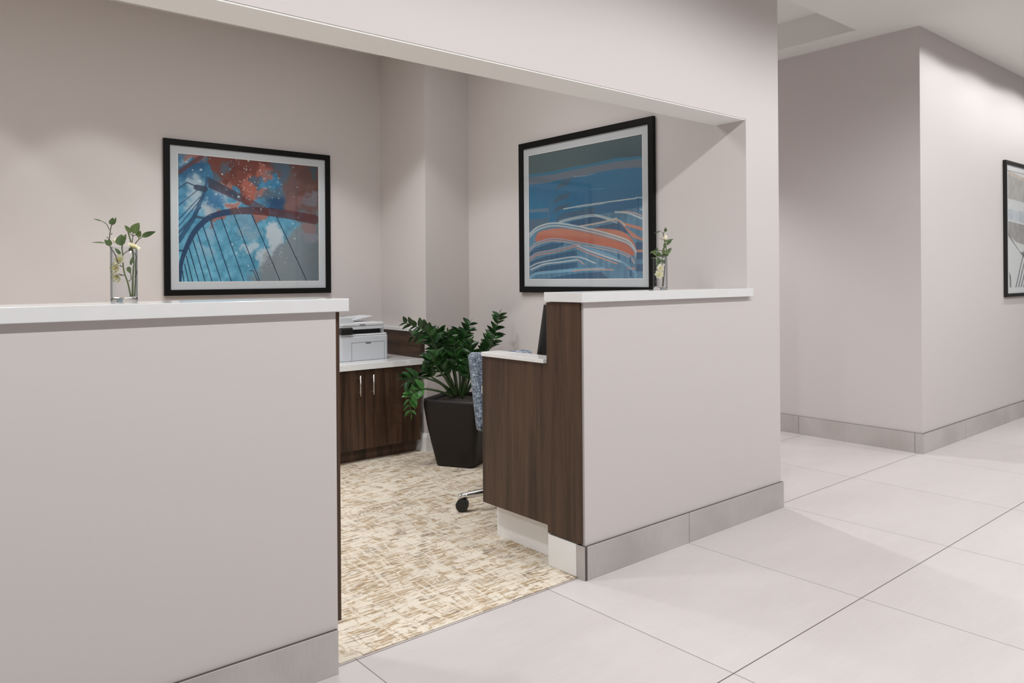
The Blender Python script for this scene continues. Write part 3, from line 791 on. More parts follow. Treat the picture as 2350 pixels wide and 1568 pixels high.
def spray(label, x, y, k, cxp, basey, items, group=None):
    """items in image-like units of k metres; origin at the vase axis and foot"""
    t = thing('flower_stems', label, 'flowers', (x, y, ZL + 0.0165))
    def Q(p):
        a = (p[0] - cxp) * k; z = (basey - p[1]) * k - 0.0165; dd = (p[2] if len(p) > 2 else 0) * k
        v = RV * a + FV * dd
        return Vector((v.x, v.y, z))
    for it in items:
        if it[0] == 'stem':
            cv = smooth_curve([Q(p) for p in it[2]], 8)
            bm = bmesh.new(); n = len(cv); r0, r1 = it[1]
            bm_tube(bm, cv, [r0 + (r1 - r0) * i / (n - 1) for i in range(n)], 7)
            obj('stem', bm, M['twig_green'] if it[3:] else M['twig'], t, smooth=True)
        elif it[0] == 'leaf':
            b_, e_, w_ = Q(it[1]), Q(it[2]), it[3] * k
            bm = bmesh.new()
            up = (-FV * it[4] + Vector((0, 0, 1)) * (1 - it[4])) if len(it) > 4 else -FV
            bm_leaf(bm, b_, e_ - b_, up, (e_ - b_).length, w_, droop=0.06, fold=0.2, n=8)
            obj('leaf', bm, M['leaf_soft'], t, smooth=True)
        elif it[0] == 'bud':
            cc = Q(it[1]); r_ = it[2] * k
            bm = bmesh.new()
            bm_lathe(bm, [(0, -r_), (r_ * .6, -r_ * .7), (r_ * .95, 0), (r_ * .6, r_ * .8), (r_ * .15, r_ * 1.4), (0, r_ * 1.6)], 14, tuple(cc))
            obj('bud', bm, M['petal'] if len(it) > 3 else M['leaf_soft'], t, smooth=True)
        elif it[0] == 'flower':
            cc = Q(it[1]); r_ = it[2] * k
            face = Vector(it[3]) if len(it) > 3 else (-FV + Vector((0, 0, 0.3)))
            face.normalize(); u_ = face.cross(Vector((0, 0, 1))).normalized(); v_ = face.cross(u_)
            bm = bmesh.new()
            for ring, (nn, sc_, lift) in enumerate(((7, 1.0, 0.25), (6, 0.72, 0.6), (5, 0.45, 1.1))):
                for q in range(nn):
                    a = 2 * math.pi * (q + ring * 0.5) / nn
                    dv = u_ * math.cos(a) + v_ * math.sin(a) + face * lift
                    bm_leaf(bm, cc, dv, face, r_ * sc_, r_ * sc_ * 0.95, droop=-0.1, fold=0.25, n=5)
            fl = obj('blossom', bm, M['petal'], t, smooth=True)
            bm = bmesh.new(); bm_lathe(bm, [(0, 0), (r_ * .16, r_ * .1), (r_ * .14, r_ * .32), (0, r_ * .42)], 10)
            bmesh.ops.rotate(bm, verts=bm.verts, cent=(0, 0, 0), matrix=Vector((0, 0, 1)).rotation_difference(face).to_matrix())
            bmesh.ops.translate(bm, verts=bm.verts, vec=cc + face * r_ * .05)
            obj('stamens', bm, M['petal_mid'], fl)
    return t
KL = 0.0001935
spray('leafy stems with tall bud and cream blossoms in the left vase', 0.556, 2.405, KL, 575, 1415, [
    ('stem', (0.0022, 0.0016), [(675, 1320, 0), (640, 1110, -20), (592, 950, -30), (575, 800, -30), (568, 680, -20), (552, 590, -10), (560, 520, 0)], 1),
    ('stem', (0.0026, 0.0018), [(690, 1320, 20), (692, 1050, 30), (690, 850, 60), (680, 700, 70), (660, 540, 60), (630, 400, 50), (608, 310, 40)], 1),
    ('stem', (0.0020, 0.0014), [(700, 1320, 60), (706, 1000, 90), (705, 820, 90), (722, 720, 80), (700, 660, 60)], 1),
    ('stem', (0.0015, 0.0014), [(575, 870, -30), (545, 860, -40), (515, 800, -60), (485, 690, -80), (432, 600, -90), (402, 545, -80), (394, 440, -60), (396, 330, -40), (412, 245, -30)]),
    ('stem', (0.0012, 0.0009), [(392, 320, -40), (372, 300, -40), (345, 240, -40), (290, 200, -40), (262, 188, -40)]),
    ('stem', (0.0010, 0.0007), [(395, 450, -60), (370, 440, -60), (360, 436, -60)]),
    ('stem', (0.0010, 0.0007), [(397, 390, -50), (418, 384, -50), (424, 380, -50)]),
    ('stem', (0.0014, 0.0010), [(668, 520, 60), (680, 420, 60), (690, 370, 50)]),
    ('stem', (0.0012, 0.0009), [(682, 408, 60), (660, 380, 40), (650, 345, 30)]),
    ('stem', (0.0012, 0.0009), [(684, 408, 60), (720, 395, 60), (745, 370, 60)]),
    ('stem', (0.0015, 0.0012), [(690, 600, 70), (715, 525, 70), (760, 465, 70), (818, 425, 70)]),
    ('stem', (0.0012, 0.0009), [(775, 452, 70), (762, 430, 70), (768, 400, 70)]),
    ('stem', (0.0013, 0.0010), [(600, 1000, -30), (560, 995, -40), (520, 980, -60)]),
    ('stem', (0.0013, 0.0010), [(565, 700, -20), (600, 660, 0), (640, 630, 10), (690, 600, 10)]),
    ('stem', (0.0013, 0.0009), [(640, 1090, 0), (668, 1060, 20), (660, 980, 30), (640, 940, 20)]),
    ('stem', (0.0013, 0.0009), [(700, 1020, 70), (735, 970, 70), (742, 930, 60)]),
    ('leaf', (270, 192, -40), (150, 150, -60), 30, 0.5),
    ('leaf', (420, 250, -30), (425, 135, -30), 110),
    ('leaf', (440, 245, -30), (468, 128, -10), 50),
    ('leaf', (330, 520, -70), (135, 503, -90), 42, 0.5),
    ('leaf', (410, 560, -80), (315, 462, -60), 70, 0.7),
    ('leaf', (425, 560, -80), (390, 455, -90), 80),
    ('leaf', (560, 560, -60), (560, 385, -50), 170),
    ('leaf', (560, 520, -20), (605, 375, 10), 80),
    ('leaf', (675, 360, 30), (580, 250, 10), 75),
    ('leaf', (690, 370, 40), (790, 212, 30), 160),
    ('leaf', (760, 430, 60), (800, 330, 50), 95),
    ('leaf', (815, 418, 60), (1030, 345, 40), 90),
    ('leaf', (815, 420, 70), (910, 412, 90), 30),
    ('leaf', (545, 690, -20), (440, 590, -10), 60),
    ('leaf', (640, 640, 20), (710, 555, 20), 55),
    ('leaf', (655, 850, 40), (700, 700, 40), 60),
    ('leaf', (625, 870, 20), (670, 975, 10), 80),
    ('leaf', (570, 1005, -30), (505, 975, -30), 24),
    ('bud', (424, 380, -50), 9), ('bud', (360, 436, -60), 9),
    ('bud', (455, 490, -20), 34, 1),
    ('flower', (705, 590, 10), 110, (0.3, -0.5, 0.8)),
    ('flower', (530, 770, -20), 100, (-0.6, -0.6, 0.2)),
    ('flower', (465, 890, -20), 115, (-0.8, -0.6, 0.0)),
    ('flower', (468, 1020, 0), 105, (-0.7, -0.6, -0.5)),
])
KR = 0.0003022
spray('leafy stem with pointed bud and two cream blossoms in the right vase', 2.985, 2.405, KR, 442, 1185, [
    ('stem', (0.0026, 0.0018), [(488, 1125, 0), (505, 980, 10), (522, 800, 10), (535, 640, 10), (545, 500, 0), (525, 390, 0), (505, 300, 0), (500, 262, 0), (520, 225, 0)]),
    ('stem', (0.0020, 0.0015), [(476, 1125, -10), (480, 1000, -30), (470, 880, -30), (475, 700, 0), (480, 600, 0), (470, 540, 0), (410, 535, 0), (395, 530, 0)]),
    ('stem', (0.0012, 0.0009), [(498, 265, 0), (470, 225, 0), (450, 218, 0)]),
    ('stem', (0.0012, 0.0007), [(522, 395, 0), (500, 360, 0), (430, 335, 0)]),
    ('stem', (0.0012, 0.0009), [(510, 960, 10), (490, 950, 0), (478, 942, -10)]),
    ('leaf', (450, 216, 0), (345, 258, -10), 24),
    ('bud', (537, 200, 0), 30),
    ('leaf', (530, 390, 0), (665, 352, -20), 40),
    ('leaf', (545, 450, 0), (650, 352, 20), 60),
    ('leaf', (515, 510, -20), (510, 405, -30), 48),
    ('leaf', (535, 600, -10), (636, 490, 0), 75),
    ('leaf', (505, 600, -20), (490, 490, -40), 60),
    ('leaf', (545, 640, 10), (588, 575, 10), 40),
    ('bud', (392, 515, 0), 22),
    ('leaf', (395, 530, 0), (270, 580, -30), 40),
    ('leaf', (430, 630, -10), (290, 545, -30), 55),
    ('leaf', (455, 645, -20), (395, 545, -40), 60),
    ('leaf', (470, 650, 0), (540, 590, 20), 70),
    ('leaf', (400, 655, 0), (290, 658, -30), 24),
    ('leaf', (420, 760, 0), (410, 640, -10), 95),
    ('leaf', (410, 790, 0), (375, 740, -10), 50),
    ('leaf', (530, 740, 10), (460, 690, 20), 70),
    ('bud', (535, 330, 0), 38, 1),
    ('leaf', (540, 400, 0), (530, 350, -10), 22),
    ('flower', (442, 830, -15), 70), ('flower', (415, 935, -40), 85),
    ('leaf', (355, 1030, 0), (378, 1062, 0), 20),
])

# ------------------------------------------------------------------ framed prints
rng = np.random.RandomState(3)
def vnoise(x, y, seed):
    r_ = np.random.RandomState(seed); g_ = r_.rand(257, 257)
    xi = np.floor(x).astype(int); yi = np.floor(y).astype(int); fx = x - xi; fy = y - yi
    fx = fx * fx * (3 - 2 * fx); fy = fy * fy * (3 - 2 * fy)
    a = g_[xi % 256, yi % 256]; b_ = g_[(xi + 1) % 256, yi % 256]; c_ = g_[xi % 256, (yi + 1) % 256]; d_ = g_[(xi + 1) % 256, (yi + 1) % 256]
    return (a * (1 - fx) + b_ * fx) * (1 - fy) + (c_ * (1 - fx) + d_ * fx) * fy
def fbm(x, y, seed, o=5):
    s_ = 0; amp = 0.5
    for k in range(o):
        s_ = s_ + amp * vnoise(x * 2 ** k + 13 * k, y * 2 ** k + 7 * k, seed + k); amp *= 0.5
    return s_ / (1 - 0.5 ** o)
def sm(a, b_, x): t_ = np.clip((x - a) / (b_ - a), 0, 1); return t_ * t_ * (3 - 2 * t_)
def lerp(img, col, m):
    return img * (1 - m[..., None]) + np.array(col, float) * m[..., None]
def seg_d(X, Y, x0, y0, x1, y1):
    dx, dy = x1 - x0, y1 - y0; t_ = np.clip(((X - x0) * dx + (Y - y0) * dy) / (dx * dx + dy * dy), 0, 1)
    return np.hypot(X - x0 - t_ * dx, Y - y0 - t_ * dy), t_
def stroke(img, X, Y, pts, w0, w1, col, op=1.0, soft=1.5):
    m = np.zeros(X.shape); n = len(pts) - 1
    for i in range(n):
        d_, t_ = seg_d(X, Y, *pts[i], *pts[i + 1]); w_ = w0 + (w1 - w0) * (i + t_) / n
        m = np.maximum(m, 1 - sm(w_ / 2 - soft * .5, w_ / 2 + soft, d_))
    return lerp(img, col, m * op)
def curve2(pts, n=10):
    return [(v.x, v.y) for v in smooth_curve([(a, b_, 0) for a, b_ in pts], n)]
def polym(X, Y, pts):
    inside = np.zeros(X.shape, bool); n = len(pts); j = n - 1
    for i in range(n):
        xi, yi = pts[i]; xj, yj = pts[j]
        if yi != yj:
            inside ^= ((yi > Y) != (yj > Y)) & (X < (xj - xi) * (Y - yi) / (yj - yi) + xi)
        j = i
    return inside.astype(float)

def art_bridge(X, Y):
    wx = (fbm(X / 90, Y / 90, 11) - .5) * 170; wy = (fbm(X / 90, Y / 90, 31) - .5) * 170
    fx_ = (fbm(X / 30, Y / 30, 51) - .5) * 60; fy_ = (fbm(X / 30, Y / 30, 71) - .5) * 60
    Xw, Yw = X + wx + fx_, Y + wy + fy_
    tex = fbm(X / 40, Y / 40, 91)
    img = np.zeros(X.shape + (3,)) + np.array((96, 160, 190.))
    img = lerp(img, (52, 112, 150), sm(900, 350, Y) * 0.85)
    img = lerp(img, (120, 190, 215), sm(850, 1250, Y) * sm(900, 300, X) * 0.6)
    img = img + ((tex - .5) * 60)[..., None]
    def blob(cx_, cy_, rx, ry, col, soft=0.25, op=1.0):
        nonlocal img
        d_ = np.sqrt(((Xw - cx_) / rx) ** 2 + ((Yw - cy_) / ry) ** 2)
        img = lerp(img, col, (1 - sm(1 - soft, 1 + soft, d_)) * op)
    # clouds and washes
    for a in ((330, 480, 90, 90), (330, 620, 60, 90), (450, 710, 85, 75), (560, 560, 60, 100), (640, 680, 60, 60), (280, 300, 60, 70)):
        blob(*a, (186, 200, 210), 0.5, 0.8)
    blob(450, 700, 60, 55, (185, 190, 198), 0.4, 0.9)
    blob(530, 640, 70, 90, (35, 95, 145), 0.6, 0.7)
    blob(330, 350, 130, 60, (30, 85, 130), 0.5, 0.8)
    blob(800, 1040, 50, 70, (196, 210, 220), 0.5, 0.85); blob(470, 900, 35, 60, (150, 180, 200), 0.5, 0.7); blob(440, 1060, 50, 50, (160, 190, 210), 0.6, 0.7)
    blob(800, 900, 80, 60, (140, 170, 188), 0.6, 0.8); blob(740, 800, 70, 90, (135, 165, 185), 0.6, 0.6)
    blob(1010, 960, 75, 110, (196, 206, 214), 0.3, 0.95); blob(1000, 1180, 130, 120, (200, 208, 216), 0.3, 0.95)
    # grey lower right
    m = sm(-40, 60, (Xw - 1000) + (Yw - 1080) * 0.85); img = lerp(img, (132, 142, 148), m * 0.95)
    img = lerp(img, (96, 106, 110), m * sm(1200, 1450, X) * 0.6)
    # rust wash on top
    edge = 520 + 130 * np.sin(X / 95.) + 70 * np.sin(X / 41. + 1)
    m = sm(30, -20, Yw - (edge - 40)) * sm(430, 470, Xw)
    img = lerp(img, (122, 62, 52), m * 0.95)
    img = lerp(img, (96, 48, 44), m * sm(.5, .75, fbm(X / 60, Y / 60, 131)) * 0.7)
    for a in ((790, 500, 55, 75), (930, 400, 50, 70), (880, 590, 110, 50), (640, 510, 35, 40), (900, 770, 80, 50), (540, 800, 70, 45), (650, 680, 40, 40), (330, 250, 100, 30), (380, 290, 55, 50)):
        blob(*a, (176, 104, 90), 0.35, 0.8)
    for a in ((1080, 360, 110, 60), (610, 370, 35, 60), (870, 480, 30, 60), (1120, 420, 60, 110), (990, 620, 100, 60), (520, 450, 35, 90)):
        blob(*a, (78, 100, 118), 0.45, 0.85)
    blob(1060, 700, 80, 70, (30, 62, 100), 0.5, 0.8)
    blob(1290, 560, 215, 240, (112, 82, 78), 0.2, 0.92); blob(1180, 640, 70, 90, (140, 100, 98), 0.4, 0.6); blob(1330, 430, 120, 110, (88, 60, 56), 0.4, 0.8)
    blob(1370, 370, 50, 60, (50, 84, 96), 0.4, 0.8)
    blob(1340, 650, 110, 70, (120, 118, 128), 0.3, 0.85)
    blob(1330, 860, 90, 50, (150, 118, 118), 0.4, 0.8); blob(1340, 950, 100, 50, (140, 140, 148), 0.4, 0.8)
    # bridge members
    dk = (38, 62, 92)
    img = stroke(img, X, Y, [(215, 400), (400, 255)], 34, 34, (96, 60, 66), 0.8)
    mmask = polym(X, Y, [(455, 430), (960, 700), (970, 775), (900, 735), (455, 520)]); img = lerp(img, (92, 52, 56), mmask * 0.62)
    mmask = polym(X, Y, [(455, 430), (700, 570), (700, 620), (455, 520)]); img = lerp(img, (38, 60, 84), mmask * 0.5)
    arch = curve2([(235, 1330), (245, 1180), (285, 1040), (350, 900), (450, 790), (560, 745), (700, 722), (850, 722), (1000, 735), (1200, 765), (1390, 800)])
    img = stroke(img, X, Y, arch, 26, 80, (92, 50, 52), 0.72)
    img = stroke(img, X, Y, arch[:55], 26, 50, (34, 74, 116), 0.75)
    img = stroke(img, X, Y, [(225, 980), (340, 790), (425, 560), (450, 440)], 40, 22, (44, 76, 108), 0.75)
    img = stroke(img, X, Y, [(365, 520), (430, 535)], 48, 48, (52, 66, 86), 0.85)
    img = stroke(img, X, Y, [(355, 770), (480, 800)], 22, 22, (60, 76, 100), 0.8)
    img = stroke(img, X, Y, [(215, 535), (290, 478), (370, 515)], 9, 9, dk, 0.85)
    for a in (((220, 680), (375, 540)), ((222, 800), (400, 590)), ((222, 860), (420, 590)), ((222, 905), (400, 690)), ((222, 920), (360, 760))):
        img = stroke(img, X, Y, a, 8, 6, dk, 0.8)
    img = stroke(img, X, Y, [(222, 1060), (270, 1068)], 14, 14, dk, 0.8)
    for a, b_ in (((255, 1240), (268, 1332)), ((272, 1180), (302, 1332)), ((285, 1110), (335, 1332)), ((305, 1040), (382, 1332)), ((335, 970), (435, 1332)), ((370, 910), (490, 1332)), ((415, 850), (562, 1332)), ((478, 812), (647, 1332)), ((562, 780), (753, 1332)), ((668, 758), (888, 1332)), ((820, 758), (1070, 1332)), ((1035, 775), (1315, 1330))):
        img = stroke(img, X, Y, [a, b_], 7, 6, (30, 40, 66), 0.92, 1.2)
    img = stroke(img, X, Y, [(800, 1238), (832, 1238), (870, 1332)], 6, 6, (50, 60, 84), 0.85)
    # splatter
    r_ = np.random.RandomState(5)
    sp = [(285, 300, 9), (398, 368, 11), (332, 370, 7), (705, 600, 10), (770, 365, 7), (890, 372, 7), (568, 405, 8), (520, 577, 10), (970, 825, 9), (685, 1088, 10), (1202, 962, 8), (652, 1010, 9), (790, 1195, 8), (1186, 832, 8), (788, 290, 9), (380, 465, 14), (395, 468, 12)]
    for _ in range(150):
        q_ = r_.rand()
        if q_ < 0.6: sp.append((r_.normal(800, 190), r_.normal(480, 160), r_.uniform(2.5, 5)))
        else: sp.append((r_.uniform(480, 1260), r_.uniform(780, 1200), r_.uniform(2.5, 4.5)))
    for x_, y_, q_ in sp:
        img = lerp(img, (190, 208, 216), (1 - sm(q_ * .6, q_ * 1.2 + 1, np.hypot(X - x_, Y - y_))) * 0.9)
    return img

def art_facade(X, Y):
    wob = (fbm(X / 120, Y / 30, 5) - .5) * 26
    v = Y + wob + 0.19 * (X - 180)          # bands slope up to the right
    img = np.zeros(X.shape + (3,)) + np.array((82, 98, 102.))
    img = lerp(img, (70, 88, 94), sm(200, 420, Y) * sm(500, 1000, X))
    def y_at(pts):
        return np.interp(X, [p[0] for p in pts], [p[1] for p in pts])
    b1 = y_at([(180, 558), (400, 528), (520, 498), (700, 468), (880, 425), (1085, 410)]); b1b = y_at([(180, 580), (400, 553), (540, 520), (700, 490), (900, 450), (1085, 432)])
    b2 = y_at([(180, 640), (350, 620), (480, 590), (640, 565), (780, 530), (900, 510), (1085, 500)])
    img = lerp(img, (62, 112, 138), sm(-2, 2, Y - b1)); img = lerp(img, (104, 114, 126), sm(-2, 2, Y - b1b)); img = lerp(img, (62, 110, 142), sm(-2, 2, Y - b2))
    img = lerp(img, (60, 100, 134), sm(600, 850, Y) * sm(450, 800, X) * 0.7)
    img = lerp(img, (98, 120, 140), sm(-2, 2, Y - y_at([(180, 838), (360, 822)])) * sm(-2, 2, y_at([(180, 862), (360, 852)]) - Y) * (X < 358))
    img = lerp(img, (88, 106, 124), sm(-2, 2, Y - y_at([(180, 915), (360, 905)])) * (X < 358))
    # ghost balconies
    for pts in ([(415, 690), (440, 640), (480, 600), (560, 572), (520, 640), (450, 665)], [(400, 770), (440, 725), (540, 695), (530, 740), (450, 765), (405, 790)], [(405, 850), (430, 810), (550, 780), (540, 800), (450, 850), (410, 868)], [(410, 935), (440, 885), (540, 850), (735, 815), (735, 870), (560, 905), (450, 930)]):
        img = lerp(img, (80, 96, 112), polym(X, Y, pts) * 0.75)
    img = stroke(img, X, Y, curve2([(358, 935), (360, 850), (372, 790), (400, 755)]), 8, 4, (88, 112, 132), 0.7)
    # lower building: teal base
    bl = y_at([(180, 1030), (260, 985), (380, 945), (450, 935), (560, 900), (740, 875), (900, 850), (1085, 812)])
    m = sm(-3, 3, Y - bl)
    img = lerp(img, (92, 128, 152), m)
    img = img + ((fbm(X / 30, Y / 90, 77) - .5)[..., None] * 26) * m[..., None]
    # dark window bands
    for pts in ([(560, 960), (520, 935), (735, 890), (830, 915), (620, 965)], [(820, 1000), (720, 980), (905, 940), (960, 975), (1030, 1040), (900, 1010)], [(190, 1190), (230, 1150), (380, 1105), (500, 1105), (440, 1140), (190, 1210)],
                [(190, 1310), (200, 1255), (330, 1210), (597, 1160), (597, 1215), (330, 1255)], [(190, 1375), (230, 1330), (330, 1290), (597, 1258), (597, 1300), (300, 1335)], [(300, 1397), (560, 1352), (785, 1335), (845, 1392)],
                [(1030, 1100), (1080, 1095), (1083, 1155), (1035, 1160)], [(1035, 1182), (1083, 1180), (1083, 1235), (1038, 1235)], [(1035, 1275), (1083, 1270), (1083, 1330), (1038, 1330)]):
        img = lerp(img, (66, 92, 120), polym(X, Y, pts) * 0.9)
    dk = ((np.floor(X / 22) % 2) * 0.12) * m
    img = img * (1 - dk[..., None] * 0.4)
    # orange sweeps
    og = polym(X, Y, curve2([(240, 1070), (270, 1020), (360, 995), (450, 985), (600, 990), (760, 985), (900, 1000), (980, 1040), (1030, 1130), (1030, 1200), (960, 1190), (900, 1150), (760, 1120), (600, 1095), (420, 1090), (300, 1100), (240, 1090)], 5))
    img = lerp(img, (184, 120, 100), og * 0.95); img = lerp(img, (170, 100, 82), og * sm(1030, 1070, Y - 0.06 * X + 30) * 0.8)
    for pts in ([(900, 925), (1085, 980), (1085, 1010), (960, 965)], [(930, 950), (1060, 1060), (1085, 1060), (1085, 1090), (1010, 1060)], [(960, 1300), (1025, 1300), (1030, 1318), (990, 1315)], [(1035, 1160), (1083, 1158), (1083, 1176), (1035, 1178)]):
        img = lerp(img, (186, 126, 108), polym(X, Y, pts) * 0.9)
    # white / grey balcony ribbons
    W_ = (176, 184, 188); G_ = (110, 130, 146)
    def rib(pts, w_, col=W_, op=0.95, w1=None):
        nonlocal img
        img = stroke(img, X, Y, curve2(pts, 8), w_, w_ if w1 is None else w1, col, op)
    top = [(190, 1035), (250, 985), (350, 950), (450, 945), (600, 968), (760, 1005), (900, 1050), (985, 1090), (1025, 1150), (1030, 1200)]
    for k, (dy, w_, c_) in enumerate(((0, 12, W_), (13, 6, G_), (22, 9, W_), (34, 5, G_))):
        rib([(x, y + dy) for x, y in top], w_, c_)
    mid = [(190, 1150), (240, 1110), (330, 1078), (430, 1068), (600, 1095), (760, 1125), (900, 1160), (985, 1200), (1025, 1250)]
    for dy, w_, c_ in ((0, 9, (150, 150, 160)), (11, 5, G_), (19, 6, (180, 160, 155))): rib([(x, y + dy) for x, y in mid], w_, c_)
    rib([(190, 1225), (260, 1185), (400, 1160), (560, 1125), (620, 1105)], 12, (150, 142, 150)); rib([(190, 1245), (260, 1203), (400, 1180), (560, 1140), (610, 1125)], 9, (178, 132, 120))
    rib([(600, 1125), (680, 1160), (800, 1205), (930, 1255)], 12, (184, 180, 184)); rib([(600, 1145), (680, 1182), (800, 1230), (900, 1270)], 9, (190, 140, 126)); rib([(650, 1130), (760, 1170), (900, 1230), (1020, 1330), (1030, 1380)], 14, (120, 160, 185), 0.7)
    rib([(190, 1300), (260, 1268), (400, 1240), (600, 1215), (740, 1265)], 10, W_); rib([(200, 1320), (320, 1275), (460, 1258), (600, 1238)], 10, (186, 190, 192)); rib([(600, 1235), (655, 1275)], 8, (190, 150, 140))
    rib([(190, 1385), (250, 1350), (400, 1335), (600, 1320), (800, 1310)], 22, (128, 166, 190), 0.85); rib([(560, 1330), (700, 1315), (870, 1318)], 10, (190, 150, 138), 0.9)
    for off in (0, 16, 30):
        rib([(450, 930 + off * .35), (560, 900 + off * .4), (740, 876 + off * .4), (900, 925 + off * .6)], 7, W_ if off != 16 else G_)
    rib([(620, 968), (760, 945), (900, 918), (960, 965)], 11, (190, 170, 160))
    rib([(740, 875), (830, 910), (900, 905)], 9, W_)
    rib([(890, 855), (980, 865), (1085, 915)], 14, W_); rib([(940, 850), (1020, 862), (1085, 895)], 7, (196, 160, 150))
    img = stroke(img, X, Y, [(490, 830), (640, 802), (760, 785), (900, 765), (1030, 748)], 9, 9, (178, 188, 190), 0.95)
    img = stroke(img, X, Y, [(600, 818), (780, 792), (840, 775)], 6, 6, (140, 156, 160), 0.9)
    img = stroke(img, X, Y, [(1035, 742), (1085, 742)], 10, 10, (170, 184, 188), 0.9); img = stroke(img, X, Y, [(1065, 835), (1085, 845)], 8, 8, W_, 0.9)
    img = stroke(img, X, Y, [(1048, 750), (1050, 865)], 5, 5, (50, 78, 104), 0.8)
    img = stroke(img, X, Y, [(570, 568), (650, 565), (740, 545)], 5, 3, (150, 168, 178), 0.7); img = stroke(img, X, Y, [(700, 674), (820, 664)], 4, 3, (96, 140, 165), 0.9)
    for a in (((912, 1188), (912, 1232)), ((997, 1325), (997, 1370)), ((995, 1220), (995, 1262)), ((480, 1105), (480, 1125))): img = stroke(img, X, Y, a, 9, 9, (50, 84, 116), 0.85)
    return img

def art_mono(X, Y):
    # black and white view of leaning concrete blocks, units 0..1000 across, 0..1250 down
    n_ = fbm(X / 60, Y / 60, 201)
    img = np.zeros(X.shape + (3,)) + 216.
    img = lerp(img, (168, 164, 160), polym(X, Y, [(30, 0), (1000, 80), (1000, 330), (10, 300)]) * 0.9)
    img = lerp(img, (190, 178, 168), polym(X, Y, [(30, 0), (1000, 80), (1000, 120), (25, 40)]) * 0.9)
    img = lerp(img, (186, 190, 196), polym(X, Y, [(0, 410), (1000, 430), (1000, 560), (0, 520)]) * 0.9)
    img = lerp(img, (150, 146, 144), polym(X, Y, [(0, 540), (1000, 580), (1000, 820), (300, 760), (0, 680)]) * 0.9)
    img = lerp(img, (110, 106, 106), polym(X, Y, [(0, 660), (420, 860), (1000, 900), (1000, 980), (560, 930), (0, 690)]) * 0.8)
    img = lerp(img, (226, 230, 236), polym(X, Y, [(0, 690), (560, 960), (1000, 1400), (0, 1400)]))
    for k in range(9):
        x0_ = 260 + k * 90
        img = stroke(img, X, Y, [(x0_ + 420, 700 + k * 30), (x0_, 1260)], 16, 22, (64, 62, 68), 0.9, 3)
    img = lerp(img, (120, 120, 124), polym(X, Y, [(40, 1080), (110, 1130), (110, 1250), (60, 1250)]) * 0.9)
    return img * (0.9 + 0.2 * n_[..., None])

